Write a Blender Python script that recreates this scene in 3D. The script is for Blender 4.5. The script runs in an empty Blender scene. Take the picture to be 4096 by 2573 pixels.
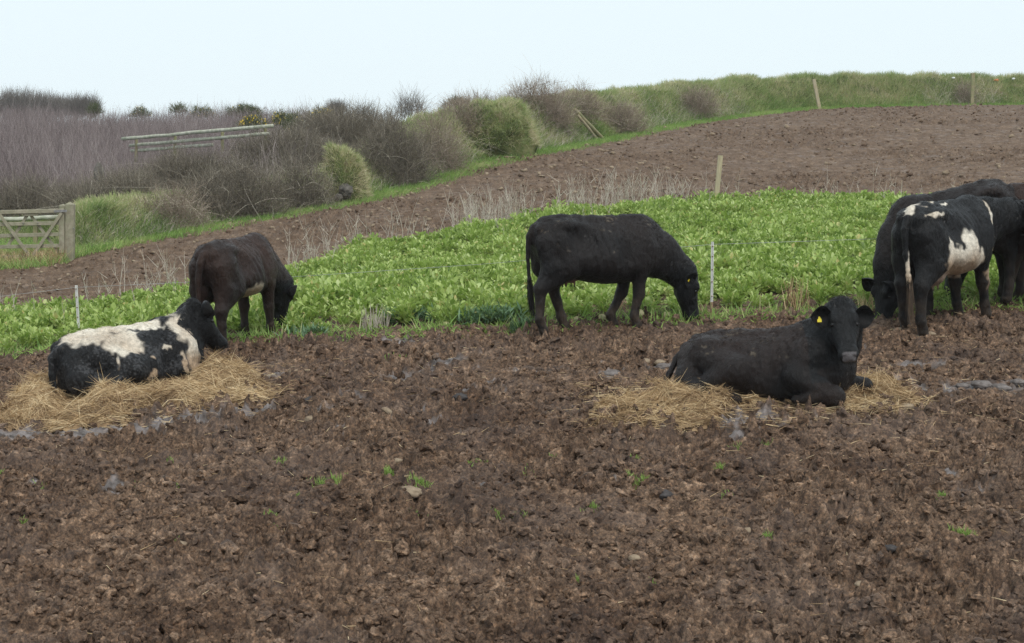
import bpy, math
import numpy as np
from mathutils import Vector, Matrix, Euler

# ------------------------------------------------------------------ camera, sky, sun, exposure
SC = bpy.context.scene
COL = SC.collection
FPX, PW, PH = 7000.0, 4096.0, 2573.0           # focal length in photo pixels, photo size
PITCH = math.atan((1286.5 - 700.0) / FPX)      # looking slightly down
ZC = 3.0                                       # camera height in world units
cam_d = bpy.data.cameras.new("camera")
cam = bpy.data.objects.new("camera", cam_d)
COL.objects.link(cam)
cam.location = (0, 0, ZC)
cam.rotation_euler = (math.pi / 2 - PITCH, 0, 0)
cam_d.sensor_width = 36.0
cam_d.lens = 36.0 * FPX / PW
cam_d.clip_start, cam_d.clip_end = 0.1, 3000
cam_d.dof.use_dof = True
cam_d.dof.focus_distance = 19.5
cam_d.dof.aperture_fstop = 61.5 / 6.5
SC.camera = cam

SUN_EL, SUN_ROT = math.radians(52), math.radians(155)
world = bpy.data.worlds.new("World")
SC.world = world
world.use_nodes = True
nt = world.node_tree
nt.nodes.clear()
w_out = nt.nodes.new("ShaderNodeOutputWorld")
w_bg = nt.nodes.new("ShaderNodeBackground")
w_bg.inputs["Strength"].default_value = 0.1
w_sky = nt.nodes.new("ShaderNodeTexSky")
w_sky.sky_type = 'NISHITA'
w_sky.sun_disc = False
w_sky.sun_elevation = SUN_EL
w_sky.sun_rotation = SUN_ROT
w_mix = nt.nodes.new("ShaderNodeMix")
w_mix.data_type = 'RGBA'
w_mix.inputs["Factor"].default_value = 0.93      # unbroken bright overcast
w_mix.inputs["B"].default_value = (8.05, 9.1, 9.6, 1)
nt.links.new(w_sky.outputs["Color"], w_mix.inputs["A"])
nt.links.new(w_mix.outputs["Result"], w_bg.inputs["Color"])
nt.links.new(w_bg.outputs["Background"], w_out.inputs["Surface"])

sun_d = bpy.data.lights.new("sun", 'SUN')
sun_d.energy = 1.5
sun_d.angle = math.radians(25)
sun_d.color = (1.0, 0.96, 0.9)
sun = bpy.data.objects.new("sun", sun_d)
COL.objects.link(sun)
sun.rotation_euler = (math.pi / 2 - SUN_EL, 0, math.radians(25))

SC.view_settings.view_transform = 'Standard'
SC.view_settings.look = 'None'
SC.view_settings.exposure = 0.14
SC.view_settings.gamma = 1.0
SC.render.engine = 'CYCLES'
SC.cycles.max_bounces = 6
SC.cycles.volume_bounces = 1
SC.cycles.diffuse_bounces = 3
SC.cycles.use_denoising = True
SC.cycles.denoising_prefilter = 'NONE'      # keeps the fine grain of twigs, blades and soil
SC.cycles.transparent_max_bounces = 4

RNG = np.random.default_rng(7)

# ------------------------------------------------------------------ helpers
def ray(px, py):
    a = (np.asarray(px, float) - PW / 2) / FPX
    b = (PH / 2 - np.asarray(py, float)) / FPX
    c, s = math.cos(PITCH), math.sin(PITCH)
    return a, c + b * s, -s + b * c

def at(px, py, Y):
    """World point seen at a photo pixel, at ground distance Y in front of the camera."""
    x, y, z = ray(px, py)
    k = Y / y
    return np.array([x * k, Y + 0 * x, ZC + z * k])

def norm(v):
    v = np.asarray(v, float)
    return v / np.maximum(np.linalg.norm(v, axis=-1, keepdims=True), 1e-9)

_perm = np.random.default_rng(3).permutation(256)
_perm = np.concatenate([_perm, _perm, _perm])
_g2 = np.stack([np.cos(np.arange(256) * 2.39996), np.sin(np.arange(256) * 2.39996)], 1)
_g3 = norm(np.random.default_rng(4).normal(size=(256, 3)))

def n2(x, y):
    x = np.asarray(x, float); y = np.asarray(y, float)
    xi = np.floor(x).astype(np.int64); yi = np.floor(y).astype(np.int64)
    fx, fy = x - xi, y - yi
    u, v = fx * fx * fx * (fx * (fx * 6 - 15) + 10), fy * fy * fy * (fy * (fy * 6 - 15) + 10)
    xi &= 255; yi &= 255
    def g(i, j):
        h = _perm[_perm[(xi + i) & 255] + ((yi + j) & 255)]
        return _g2[h, 0] * (fx - i) + _g2[h, 1] * (fy - j)
    a, b, c, d = g(0, 0), g(1, 0), g(0, 1), g(1, 1)
    return 1.4 * ((a + (b - a) * u) * (1 - v) + (c + (d - c) * u) * v)

def n3(p):
    p = np.asarray(p, float)
    i = np.floor(p).astype(np.int64)
    f = p - i
    w = f * f * f * (f * (f * 6 - 15) + 10)
    i &= 255
    def g(a, b, c):
        h = _perm[_perm[_perm[(i[:, 0] + a) & 255] + ((i[:, 1] + b) & 255)] + ((i[:, 2] + c) & 255)]
        gr = _g3[h]
        return gr[:, 0] * (f[:, 0] - a) + gr[:, 1] * (f[:, 1] - b) + gr[:, 2] * (f[:, 2] - c)
    L = lambda a, b, t: a + (b - a) * t
    x0 = L(L(g(0, 0, 0), g(1, 0, 0), w[:, 0]), L(g(0, 1, 0), g(1, 1, 0), w[:, 0]), w[:, 1])
    x1 = L(L(g(0, 0, 1), g(1, 0, 1), w[:, 0]), L(g(0, 1, 1), g(1, 1, 1), w[:, 0]), w[:, 1])
    return 1.6 * L(x0, x1, w[:, 2])

def sstep(a, b, x):
    t = np.clip((x - a) / (b - a), 0, 1)
    return t * t * (3 - 2 * t)

def tag(o, label=None, cat=None, group=None, kind=None):
    if label: o["label"] = label
    if cat: o["category"] = cat
    if group: o["group"] = group
    if kind: o["kind"] = kind
    return o

def mk(name, verts, faces, mat=None, parent=None, smooth=True, attrs=None, mats=None):
    """One mesh object from numpy arrays; faces is an (n,3)/(n,4) array or a list of such arrays."""
    if isinstance(faces, np.ndarray): faces = [faces]
    faces = [np.asarray(f, np.int32) for f in faces if len(f)]
    verts = np.asarray(verts, np.float32)
    me = bpy.data.meshes.new(name)
    me.vertices.add(len(verts))
    me.vertices.foreach_set("co", verts.ravel())
    loops = np.concatenate([f.ravel() for f in faces])
    tot = np.concatenate([np.full(len(f), f.shape[1], np.int32) for f in faces])
    start = np.concatenate([[0], np.cumsum(tot)[:-1]]).astype(np.int32)
    me.loops.add(len(loops)); me.polygons.add(len(tot))
    me.loops.foreach_set("vertex_index", loops)
    me.polygons.foreach_set("loop_start", start)
    me.polygons.foreach_set("loop_total", tot)
    me.polygons.foreach_set("use_smooth", np.full(len(tot), smooth, bool))
    for k, a in (attrs or {}).items():
        a = np.asarray(a, np.float32)
        if a.ndim == 1:
            at_ = me.attributes.new(k, 'FLOAT', 'POINT'); at_.data.foreach_set("value", a)
        else:
            if a.shape[1] == 3: a = np.concatenate([a, np.ones((len(a), 1), np.float32)], 1)
            at_ = me.attributes.new(k, 'FLOAT_COLOR', 'POINT'); at_.data.foreach_set("color", a.ravel())
    me.update(calc_edges=True)
    me.validate()
    for m in (mats or [mat]):
        if m: me.materials.append(m)
    o = bpy.data.objects.new(name, me)
    COL.objects.link(o)
    if parent: o.parent = parent
    return o

def empty(name, loc, rotz=0.0):
    o = bpy.data.objects.new(name, None)
    COL.objects.link(o); o.location = loc; o.rotation_euler = (0, 0, rotz)
    o.empty_display_size = 0.2
    return o

class MB:
    """Collects pieces of one mesh."""
    def __init__(s): s.v, s.q, s.t, s.n, s.a = [], [], [], 0, []
    def add(s, v, q=None, t=None, a=0.5):
        v = np.asarray(v, float)
        if q is not None and len(q): s.q.append(np.asarray(q) + s.n)
        if t is not None and len(t): s.t.append(np.asarray(t) + s.n)
        s.v.append(v); s.n += len(v)
        s.a.append(np.broadcast_to(np.asarray(a, float), (len(v),)))
    def build(s, name, mat, parent=None, smooth=True):
        f = []
        if s.q: f.append(np.concatenate(s.q))
        if s.t: f.append(np.concatenate(s.t))
        return mk(name, np.concatenate(s.v), f, mat, parent, smooth, {"tint": np.concatenate(s.a)})

def strands(P, D, L, W, segs=2, bend=None, sides=0, prof=None, tint=None, fold=0.25, rng=RNG):
    """Blades (sides=0), three-sided twigs (sides=3) or folded leaves (sides='leaf') in one go."""
    P = np.asarray(P, float); n = len(P)
    D = norm(D)
    L = np.broadcast_to(np.asarray(L, float), (n,)); W = np.broadcast_to(np.asarray(W, float), (n,))
    B = np.zeros((n, 3)) if bend is None else np.broadcast_to(np.asarray(bend, float), (n, 3))
    U = norm(np.cross(D, rng.normal(size=(n, 3)))) if sides != 'leaf' else norm(np.cross(D, np.array([0, 0, 1.0])) + 0.25 * rng.normal(size=(n, 3)))
    V = norm(np.cross(D, U))
    if prof is None: prof = np.linspace(1, 0.25, segs + 1)
    k = {0: 2, 3: 3, 'leaf': 3}[sides]
    out = np.empty((n, segs + 1, k, 3))
    for j in range(segs + 1):
        t = j / segs
        C = P + D * (L * t)[:, None] + B * (L * t * t)[:, None]
        w = (W * prof[j])[:, None]
        if sides == 0:
            out[:, j, 0], out[:, j, 1] = C - U * w, C + U * w
        elif sides == 3:
            for q in range(3):
                a = q * 2.0944
                out[:, j, q] = C + (U * math.cos(a) + V * math.sin(a)) * w
        else:
            up = V * np.where(V[:, 2:3] < 0, -1, 1)
            out[:, j, 0], out[:, j, 1], out[:, j, 2] = C - U * w + up * w * fold, C, C + U * w + up * w * fold
    verts = out.reshape(-1, 3)
    base = (np.arange(n) * (segs + 1) * k)[:, None]
    qs = []
    for j in range(segs):
        a, b = j * k, (j + 1) * k
        pairs = [(0, 1), (1, 2), (2, 0)] if sides == 3 else [(i, i + 1) for i in range(k - 1)]
        for i0, i1 in pairs:
            qs.append(base + np.array([a + i0, a + i1, b + i1, b + i0]))
    quads = np.concatenate(qs)
    tint = rng.random(n) if tint is None else np.broadcast_to(np.asarray(tint, float), (n,))
    return verts, quads, np.repeat(tint, (segs + 1) * k)

def beam(mb, p0, p1, w, h, up=(0, 0, 1), ch=0.12, a=0.5, cone=0.0):
    """A timber of chamfered section from p0 to p1; cone > 0 gives the far end a pyramid top."""
    p0, p1 = np.asarray(p0, float), np.asarray(p1, float)
    d = norm(p1 - p0)
    s = norm(np.cross(d, np.asarray(up, float))); u = np.cross(s, d)
    c = ch * min(w, h)
    x, y = w / 2, h / 2
    sec = [(-x + c, -y), (x - c, -y), (x, -y + c), (x, y - c), (x - c, y), (-x + c, y), (-x, y - c), (-x, -y + c)]
    n = 5
    rings = [p0 + (p1 - p0) * t for t in np.linspace(0, 1, n)]
    v = [r + s * sx + u * sy for r in rings for sx, sy in sec]
    if cone > 0: v.append(p1 + d * cone)
    else: v.append(p1)
    v.append(p0)
    q = [(i * 8 + j, i * 8 + (j + 1) % 8, (i + 1) * 8 + (j + 1) % 8, (i + 1) * 8 + j) for i in range(n - 1) for j in range(8)]
    t = [((n - 1) * 8 + j, (n - 1) * 8 + (j + 1) % 8, n * 8) for j in range(8)] + [((j + 1) % 8, j, n * 8 + 1) for j in range(8)]
    mb.add(v, q, t, a)

def pole(mb, p0, p1, r0, r1, sides=10, a=0.5, wob=0.0, half=False, segs=6, rng=RNG):
    p0, p1 = np.asarray(p0, float), np.asarray(p1, float)
    d = norm(p1 - p0)
    s = norm(np.cross(d, (0.13, 0.2, 0.97) if abs(d[2]) < 0.9 else (1, 0, 0))); u = np.cross(s, d)
    v = []
    for i in range(segs + 1):
        t = i / segs
        c = p0 + (p1 - p0) * t + (s * rng.normal() + u * rng.normal()) * wob * (0 < i < segs)
        r = r0 + (r1 - r0) * t
        for j in range(sides):
            an = 2 * math.pi * j / sides
            rr = r * (1 + 0.05 * rng.normal() * (wob > 0))
            v.append(c + (s * math.cos(an) + u * math.sin(an) * (1.0)) * rr)
    q = [(i * sides + j, i * sides + (j + 1) % sides, (i + 1) * sides + (j + 1) % sides, (i + 1) * sides + j) for i in range(segs) for j in range(sides)]
    v += [p0, p1]; m = (segs + 1) * sides
    t = [((j + 1) % sides, j, m) for j in range(sides)] + [(segs * sides + j, segs * sides + (j + 1) % sides, m + 1) for j in range(sides)]
    mb.add(v, q, t, a)

# ------------------------------------------------------------------ terrain
CTRL = []
for px, py, Y in [
    (0, 2573, 10.6), (2048, 2573, 10.4), (4096, 2573, 10.3), (0, 2000, 13.3), (2048, 2000, 13.1), (4096, 1980, 12.9),
    (0, 1640, 16.6), (700, 1620, 16.5), (2048, 1590, 16.3), (3200, 1575, 16.3), (4096, 1560, 16.4),
    (0, 1410, 21.8), (1100, 1345, 20.5), (2048, 1310, 19.7), (2850, 1258, 19.9), (4096, 1225, 20.6),
    (0, 1222, 29.0), (700, 1150, 31.0), (1400, 1000, 34.0), (2100, 890, 36.0), (2500, 845, 38.0), (3100, 815, 40.0), (4096, 800, 42.0),
    (200, 1045, 37.0), (330, 1010, 38.0), (850, 900, 42.0), (1400, 800, 48.0), (1950, 640, 56.0), (2400, 560, 65.0),
    (2700, 500, 72.0), (3200, 440, 80.0), (3600, 428, 82.0), (4096, 422, 84.0), (3300, 620, 56.0), (2600, 650, 54.0)]:
    CTRL.append(tuple(at(px, py, Y)))
for x, y, z in [(-14, 50, -1.3), (-18, 70, .4), (-22, 95, 1.7), (-8, 62, -.1), (-8, 95, 2.0), (0, 78, 1.6), (0, 97, 2.4), (-32, 95, 2.2), (-30, 62, .2), (-24, 40, -1.6),
                (10, 92, 3.0), (26, 95, 3.5), (45, 92, 3.6), (40, 60, 1.9), (30, 30, -.6), (18, 15, -1.9), (-20, 25, -2.2), (-18, 12, -2.7),
                (0, 3, -3.0), (12, 3, -2.9), (-12, 3, -3.1), (0, -10, -3.2), (-30, -8, -3.2), (30, -8, -3.0),
                (-60, 100, 2.6), (60, 100, 3.9), (-40, 200, 4.0), (0, 200, 3.4), (60, 200, 4.0), (-120, 300, 4.0), (120, 300, 4.0), (0, 300, 3.0), (-120, 100, 2.5), (120, 100, 4.0), (-120, 0, -2.5), (120, 0, -1.5)]:
    CTRL.append((x, y, z + ZC))
CTRL = np.array(CTRL)

def _tps_fit(P, lam=0.3):
    n = len(P)
    d = np.linalg.norm(P[:, None, :2] - P[None, :, :2], axis=2)
    K = np.where(d > 0, d * d * np.log(np.maximum(d, 1e-9)), 0) + lam * np.eye(n)
    Q = np.c_[np.ones(n), P[:, :2]]
    A = np.block([[K, Q], [Q.T, np.zeros((3, 3))]])
    return np.linalg.solve(A, np.r_[P[:, 2], 0, 0, 0])
_cf = _tps_fit(CTRL)
GX0, GX1, GY0, GY1, GS = -130.0, 130.0, -20.0, 320.0, 0.5
_gx = np.arange(GX0, GX1 + GS, GS); _gy = np.arange(GY0, GY1 + GS, GS)
_mx, _my = np.meshgrid(_gx, _gy, indexing='ij')
_gz = _cf[-3] + _cf[-2] * _mx + _cf[-1] * _my
for (cx, cy, _), w in zip(CTRL, _cf):
    d2 = (_mx - cx) ** 2 + (_my - cy) ** 2
    _gz += w * 0.5 * d2 * np.log(np.maximum(d2, 1e-12))

def G(x, y):
    u = np.clip((np.asarray(x, float) - GX0) / GS, 0, len(_gx) - 1.001)
    v = np.clip((np.asarray(y, float) - GY0) / GS, 0, len(_gy) - 1.001)
    i = u.astype(int); j = v.astype(int); fu, fv = u - i, v - j
    return (_gz[i, j] * (1 - fu) + _gz[i + 1, j] * fu) * (1 - fv) + (_gz[i, j + 1] * (1 - fu) + _gz[i + 1, j + 1] * fu) * fv

def gp(px, py, lift=0.0):
    """First ground point under a photo pixel (x, y, z)."""
    x, y, z = ray(px, py)
    t = np.linspace(6, 140, 5400)
    d = ZC + t * z / y - (G(t * x / y, t) + lift)
    k = np.argmax(d < 0)
    Y = t[k] if d[k] < 0 else 90.0
    return np.array([x / y * Y, Y, float(G(x / y * Y, Y))])

def poly(pts):
    p = np.array([gp(a, b)[:2] for a, b in pts]); return p[np.argsort(p[:, 0])]
NEAR = np.array([(-30, 24.0)] + [tuple(gp(a, b)[:2]) for a, b in [(0, 1418), (230, 1398), (380, 1376), (700, 1362), (1100, 1348), (2048, 1305), (2850, 1262), (3400, 1240), (4096, 1215)]] + [(30, 22.5)])
FAR = np.array([(-30, 27.0)] + [tuple(at(a, b, Y)[:2]) for a, b, Y in [(0, 0, 26.9), (700, 0, 28.9), (1400, 0, 33.2), (2100, 0, 36.0), (2500, 0, 38.5), (3100, 0, 40.0), (4096, 0, 42.0)]] + [(30, 46.0)])
HB = np.array([(-60, 34.0), (-14, 36.6)] + [tuple(at(a, b, Y)[:2]) for a, b, Y in
     [(200, 0, 36.8), (330, 0, 38.0), (850, 0, 42.0), (1400, 0, 48.0), (1950, 0, 56.0), (2400, 0, 65.0), (2700, 0, 72.0), (3200, 0, 80.0), (4096, 0, 84.0)]] + [(45, 86.0), (130, 90.0)])
ynear = lambda x: np.interp(x, NEAR[:, 0], NEAR[:, 1])
yfar = lambda x: np.interp(x, FAR[:, 0], FAR[:, 1])
yhedge = lambda x: np.interp(x, HB[:, 0], HB[:, 1])

# wet slurry patches: photo pixel centre, half sizes in pixels
WETS = [(330, 1724, 140, 15), (520, 1702, 150, 16), (720, 1678, 160, 16), (900, 1657, 150, 15), (1040, 1641, 80, 11), (100, 1722, 130, 16), (1280, 1640, 55, 10), (2990, 1660, 140, 22), (2930, 1728, 50, 15), (3900, 1545, 210, 17), (4040, 1520, 90, 12), (3660, 1455, 60, 11),
        (2440, 1485, 55, 9), (2660, 1462, 50, 8), (1590, 1360, 60, 7), (1370, 1700, 45, 13), (1420, 1585, 50, 9), (1900, 1548, 50, 9), (1740, 1680, 45, 11), (2300, 1640, 50, 13),
        (2110, 1480, 90, 10), (1600, 1500, 80, 10), (1090, 1500, 50, 12), (3800, 1875, 70, 12), (3160, 1690, 90, 10), (450, 1930, 40, 12), (140, 1920, 32, 9), (1930, 1915, 32, 9), (3900, 1960, 50, 12), (1800, 1440, 90, 9)]
_wet = []
for px, py, hx, hy in WETS:
    c = gp(px, py); a = gp(px + hx, py); b = gp(px, py - hy)
    _wet.append((c[0], c[1], abs(a[0] - c[0]), max(abs(b[1] - c[1]), 0.05)))

def masks(x, y):
    e = 0.35 * n2(x * .9, y * .9) + 0.18 * n2(x * 3.1, y * 3.1)
    crop = sstep(-.25, .25, y - ynear(x) + e) * sstep(-.3, .3, yfar(x) - y + e)
    dry = sstep(-.6, .6, y - yfar(x) + e)
    grass = sstep(-.35, .35, y - yhedge(x) + 1.6 * e + .15)
    wet = np.zeros_like(x)
    near = (y < 24)
    if near.any():
        xs, ys = x[near], y[near]
        w = np.zeros_like(xs)
        wob = 1 + .6 * n2(xs * 3.3, ys * 3.3) + .6 * n2(xs * 8, ys * 8) + .5 * n2(xs * 19, ys * 19)
        for cx, cy, rx, ry in _wet:
            r = np.sqrt(((xs - cx) / rx) ** 2 + ((ys - cy) / ry) ** 2)
            w = np.maximum(w, sstep(1.35, .45, r * wob))
        wet[near] = w
    return crop, dry, grass, wet

HOLES = np.c_[RNG.uniform(-7, 7, 620), RNG.uniform(9.8, 21, 620), RNG.uniform(.05, .12, 620), RNG.uniform(.04, .11, 620)]
def micro(x, y, m=None):
    """Churned-soil relief."""
    x = np.asarray(x, float); y = np.asarray(y, float)
    crop, dry, grass, wet = m if m is not None else masks(x, y)
    wx = x + .06 * n2(x * 5, y * 5 + 9); wy = y + .06 * n2(x * 5 + 31, y * 5)
    big = n2(x * .8 + 5, y * .8) * .035 + n2(x * 2.1, y * 2.1 + 7) * .035
    bil = lambda f, o: np.abs(n2(wx * f + o, wy * f - o))
    band = .6 + .8 * sstep(-.35, .4, n2(x * .16 + 8, y * .42))
    lump = .125 * (bil(4.2, 3) - .3) + .112 * (bil(9.5, 17) - .3) + .062 * (bil(21, 40) - .3) + .026 * (bil(44, 71) - .3)
    rough = .55 + .6 * sstep(-.35, .45, n2(x * .55 + 40, y * .55))
    h = big + lump * rough * 1.15
    near = (y < 22) & (y > 9)
    if near.any():
        xs, ys = x[near], y[near]; d = np.zeros_like(xs)
        for hx, hy, r, dp in HOLES:
            k = (np.abs(xs - hx) < r * 2) & (np.abs(ys - hy) < r * 2)
            if k.any():
                rr = np.sqrt((xs[k] - hx) ** 2 + ((ys[k] - hy) * 1.1) ** 2) / r
                d[k] += dp * (-sstep(1.1, .5, rr) + .35 * np.exp(-((rr - 1.3) / .25) ** 2))
        h[near] += d
    far = np.clip(dry, 0, 1)
    h = h * (1 - far) + h * far * .8 * band
    h = h * (1 - .5 * np.maximum(wet, 0)) - .02 * wet
    h = h * (1 - .5 * crop) * (1 - .6 * grass)
    return h

def gz(x, y):
    x = np.atleast_1d(np.asarray(x, float)); y = np.atleast_1d(np.asarray(y, float))
    return G(x, y) + micro(x, y)
# ------------------------------------------------------------------ materials
class NT:
    def __init__(s, name):
        s.m = bpy.data.materials.new(name); s.m.use_nodes = True
        s.t = s.m.node_tree; s.t.nodes.clear()
        s.out = s.n("ShaderNodeOutputMaterial"); s.b = s.n("ShaderNodeBsdfPrincipled")
        s.l(s.b.outputs[0], s.out.inputs["Surface"])
    def n(s, t, **k):
        x = s.t.nodes.new(t)
        for a, v in k.items(): setattr(x, a, v)
        return x
    def l(s, a, b): s.t.links.new(a, b)
    def pos(s):
        return s.n("ShaderNodeNewGeometry").outputs["Position"]
    def obj(s):
        return s.n("ShaderNodeTexCoord").outputs["Object"]
    def noise(s, vec, scale, detail=4, rough=.55, dist=0):
        x = s.n("ShaderNodeTexNoise"); s.l(vec, x.inputs["Vector"])
        x.inputs["Scale"].default_value = scale; x.inputs["Detail"].default_value = detail
        x.inputs["Roughness"].default_value = rough; x.inputs["Distortion"].default_value = dist
        return x.outputs["Fac"]
    def attr(s, name):
        x = s.n("ShaderNodeAttribute"); x.attribute_name = name; return x
    def ramp(s, fac, stops):
        x = s.n("ShaderNodeValToRGB"); s.l(fac, x.inputs[0])
        e = x.color_ramp.elements
        while len(e) < len(stops): e.new(.5)
        for i, (p, c) in enumerate(stops):
            e[i].position = p; e[i].color = (*c, 1) if len(c) == 3 else c
        return x.outputs[0]
    def mix(s, f, a, b, blend='MIX'):
        x = s.n("ShaderNodeMix", data_type='RGBA', blend_type=blend)
        for sock, v in (("Factor", f), ("A", a), ("B", b)):
            if isinstance(v, (int, float)): x.inputs[sock].default_value = v
            elif isinstance(v, tuple): x.inputs[sock].default_value = (*v, 1)
            else: s.l(v, x.inputs[sock])
        return x.outputs["Result"]
    def math(s, op, a, b=0.0):
        x = s.n("ShaderNodeMath", operation=op)
        for i, v in enumerate((a, b)):
            if isinstance(v, (int, float)): x.inputs[i].default_value = v
            else: s.l(v, x.inputs[i])
        return x.outputs[0]
    def bump(s, h, strength=.5, dist=.01):
        x = s.n("ShaderNodeBump"); s.l(h, x.inputs["Height"])
        x.inputs["Strength"].default_value = strength; x.inputs["Distance"].default_value = dist
        s.l(x.outputs[0], s.b.inputs["Normal"])
    def set(s, **k):
        for a, v in k.items():
            i = s.b.inputs[a.replace("_", " ")]
            if isinstance(v, (int, float)): i.default_value = v
            elif isinstance(v, tuple): i.default_value = (*v, 1) if len(v) == 3 else v
            else: s.l(v, i)
        return s

def m_ground():
    m = NT("soil"); p = m.pos()
    base = m.ramp(m.noise(p, 9, 9, .74, .2), [(.32, (.028, .018, .013)), (.44, (.096, .062, .043)), (.55, (.175, .115, .078)), (.67, (.37, .255, .178))])
    fine = m.ramp(m.noise(p, 42, 4, .7), [(.34, (.42, .40, .38)), (.5, (1, 1, 1)), (.66, (1.75, 1.6, 1.42))])
    mud = m.mix(1.0, base, fine, 'MULTIPLY')
    grey = m.ramp(m.noise(p, 1.3, 4, .6), [(.45, (0, 0, 0)), (.62, (1, 1, 1))])
    mud = m.mix(m.math('MULTIPLY', grey, .3), mud, (.125, .097, .088))
    dryc = m.ramp(m.noise(p, 3.0, 9, .76), [(.3, (.070, .046, .032)), (.48, (.135, .090, .062)), (.68, (.25, .178, .125))])
    mud = m.mix(m.attr("dry").outputs["Fac"], mud, m.mix(.6, dryc, m.mix(1.0, dryc, fine, 'MULTIPLY')))
    dampm = m.ramp(m.noise(p, .75, 5, .62, .3), [(.50, (1, 1, 1)), (.64, (.70, .67, .66))])
    mud = m.mix(m.math('SUBTRACT', 1.0, m.attr('dry').outputs['Fac']), mud, m.mix(1.0, mud, dampm, 'MULTIPLY'))
    wetc = m.ramp(m.noise(p, 9, 4), [(.35, (.075, .062, .055)), (.6, (.27, .235, .225))])
    wet = m.attr("wet").outputs["Fac"]
    mud = m.mix(wet, mud, wetc)
    gr = m.ramp(m.noise(p, 6, 5, .65), [(.3, (.07, .10, .03)), (.5, (.12, .16, .05)), (.7, (.22, .21, .09))])
    c = m.mix(m.attr("grass").outputs["Fac"], mud, gr)
    c = m.mix(m.attr("scrub").outputs["Fac"], c, (.07, .05, .045))
    damp = m.ramp(m.noise(p, 2.7, 4, .6), [(.5, (.88,) * 3), (.66, (.5,) * 3)])
    m.set(Base_Color=c, Roughness=m.mix(wet, damp, (.36, .36, .36)), Specular_IOR_Level=.16)
    m.bump(m.noise(p, 85, 5, .75), .8, .012)
    return m.m

def m_tint(name, stops, rough=.7, spec=.3, noise=0, trans=0.0, transcol=None, nscale=8):
    """Colour runs over the per-piece tint of each blade, leaf, twig or straw."""
    m = NT(name)
    f = m.attr("tint").outputs["Fac"]
    if noise:
        f = m.math('ADD', f, m.math('MULTIPLY', m.math('SUBTRACT', m.noise(m.pos(), nscale, 3), .5), noise))
    c = m.ramp(f, stops)
    m.set(Base_Color=c, Roughness=rough, Specular_IOR_Level=spec)
    if trans:
        t = m.n("ShaderNodeBsdfTranslucent"); m.l(m.mix(.5, c, transcol or (.4, .6, .1)), t.inputs[0])
        x = m.n("ShaderNodeMixShader"); x.inputs[0].default_value = trans
        m.l(m.b.outputs[0], x.inputs[1]); m.l(t.outputs[0], x.inputs[2]); m.l(x.outputs[0], m.out.inputs["Surface"])
    return m.m

def m_wood(name, a, b, c, scale=(9, 9, 9)):
    m = NT(name)
    mp = m.n("ShaderNodeMapping"); m.l(m.obj(), mp.inputs[0]); mp.inputs["Scale"].default_value = scale
    f = m.noise(mp.outputs[0], 3.0, 6, .65, .3)
    blot = m.noise(m.obj(), 5, 4)
    col = m.mix(m.ramp(blot, [(.42, (0, 0, 0)), (.66, (.8,) * 3)]), m.ramp(f, [(.3, a), (.6, b)]), c)
    m.set(Base_Color=col, Roughness=.85, Specular_IOR_Level=.2)
    m.bump(f, .5, .008)
    return m.m

def m_coat():
    m = NT("hide")
    c = m.attr("pigment").outputs["Color"]
    p = m.obj()
    v = m.ramp(m.noise(p, 30, 4, .7), [(.3, (.7,) * 3), (.7, (1.35,) * 3)])
    g = m.attr("gloss").outputs["Fac"]
    m.set(Base_Color=m.mix(1.0, c, v, 'MULTIPLY'), Roughness=m.mix(g, (.46,) * 3, (.3,) * 3), Specular_IOR_Level=.22)
    m.set(Sheen_Weight=.03, Sheen_Roughness=.45)
    m.b.inputs['Sheen Tint'].default_value = (.75, .8, .9, 1)
    mp = m.n('ShaderNodeMapping'); m.l(p, mp.inputs[0]); mp.inputs['Scale'].default_value = (26, 26, 11)
    m.bump(m.noise(mp.outputs[0], 1.0, 5, .7, .6), 1.0, .022)
    return m.m
def m_fur():
    m = NT("fur")
    m.set(Base_Color=m.attr("pigment").outputs["Color"], Roughness=.38, Specular_IOR_Level=.40)
    return m.m
def m_plain(name, col, rough=.5, spec=.4, var=.15, scale=20, metal=0.0):
    m = NT(name)
    v = m.ramp(m.noise(m.obj(), scale, 4, .6), [(.3, tuple([1 - var] * 3)), (.7, tuple([1 + var] * 3))])
    m.set(Base_Color=m.mix(1.0, col, v, 'MULTIPLY'), Roughness=rough, Specular_IOR_Level=spec, Metallic=metal)
    return m.m
def m_stone(name, a, b):
    m = NT(name); p = m.obj()
    c = m.ramp(m.noise(p, 9, 6, .65), [(.35, a), (.65, b)])
    m.set(Base_Color=c, Roughness=.85, Specular_IOR_Level=.25); m.bump(m.noise(p, 30, 5, .7), .6, .02)
    return m.m

M = {}
M["soil"] = m_ground()
M["hide"] = m_coat(); M["fur"] = m_fur()
M["eye"] = m_plain("eye", (.006, .005, .005), .2, .4, .05)
M["tag"] = m_plain("ear_tag_plastic", (.75, .60, .03), .45, .4, .06)
M["leaf"] = m_tint("crop_leaf", [(0, (.12, .18, .045)), (.3, (.28, .365, .090)), (.65, (.46, .55, .18)), (.93, (.58, .65, .31)), (1, (.52, .43, .17))], .42, .35, .25, .28, (.45, .75, .1))
M["weed"] = m_tint("grey_green_weed", [(0, (.09, .17, .09)), (1, (.21, .31, .19))], .7, .2, .2, .15)
M["grass"] = m_tint("bank_grass_blade", [(0, (.14, .21, .07)), (.35, (.27, .36, .13)), (.58, (.42, .46, .21)), (.8, (.58, .53, .32)), (1, (.68, .59, .41))], .7, .2, .5, .2, (.35, .45, .1), 1.4)
M["verge"] = m_tint("verge_grass_blade", [(0, (.15, .27, .07)), (.5, (.29, .45, .12)), (.85, (.46, .54, .20)), (1, (.60, .53, .32))], .7, .2, .35, .2, (.35, .55, .1), 1.1)
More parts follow.
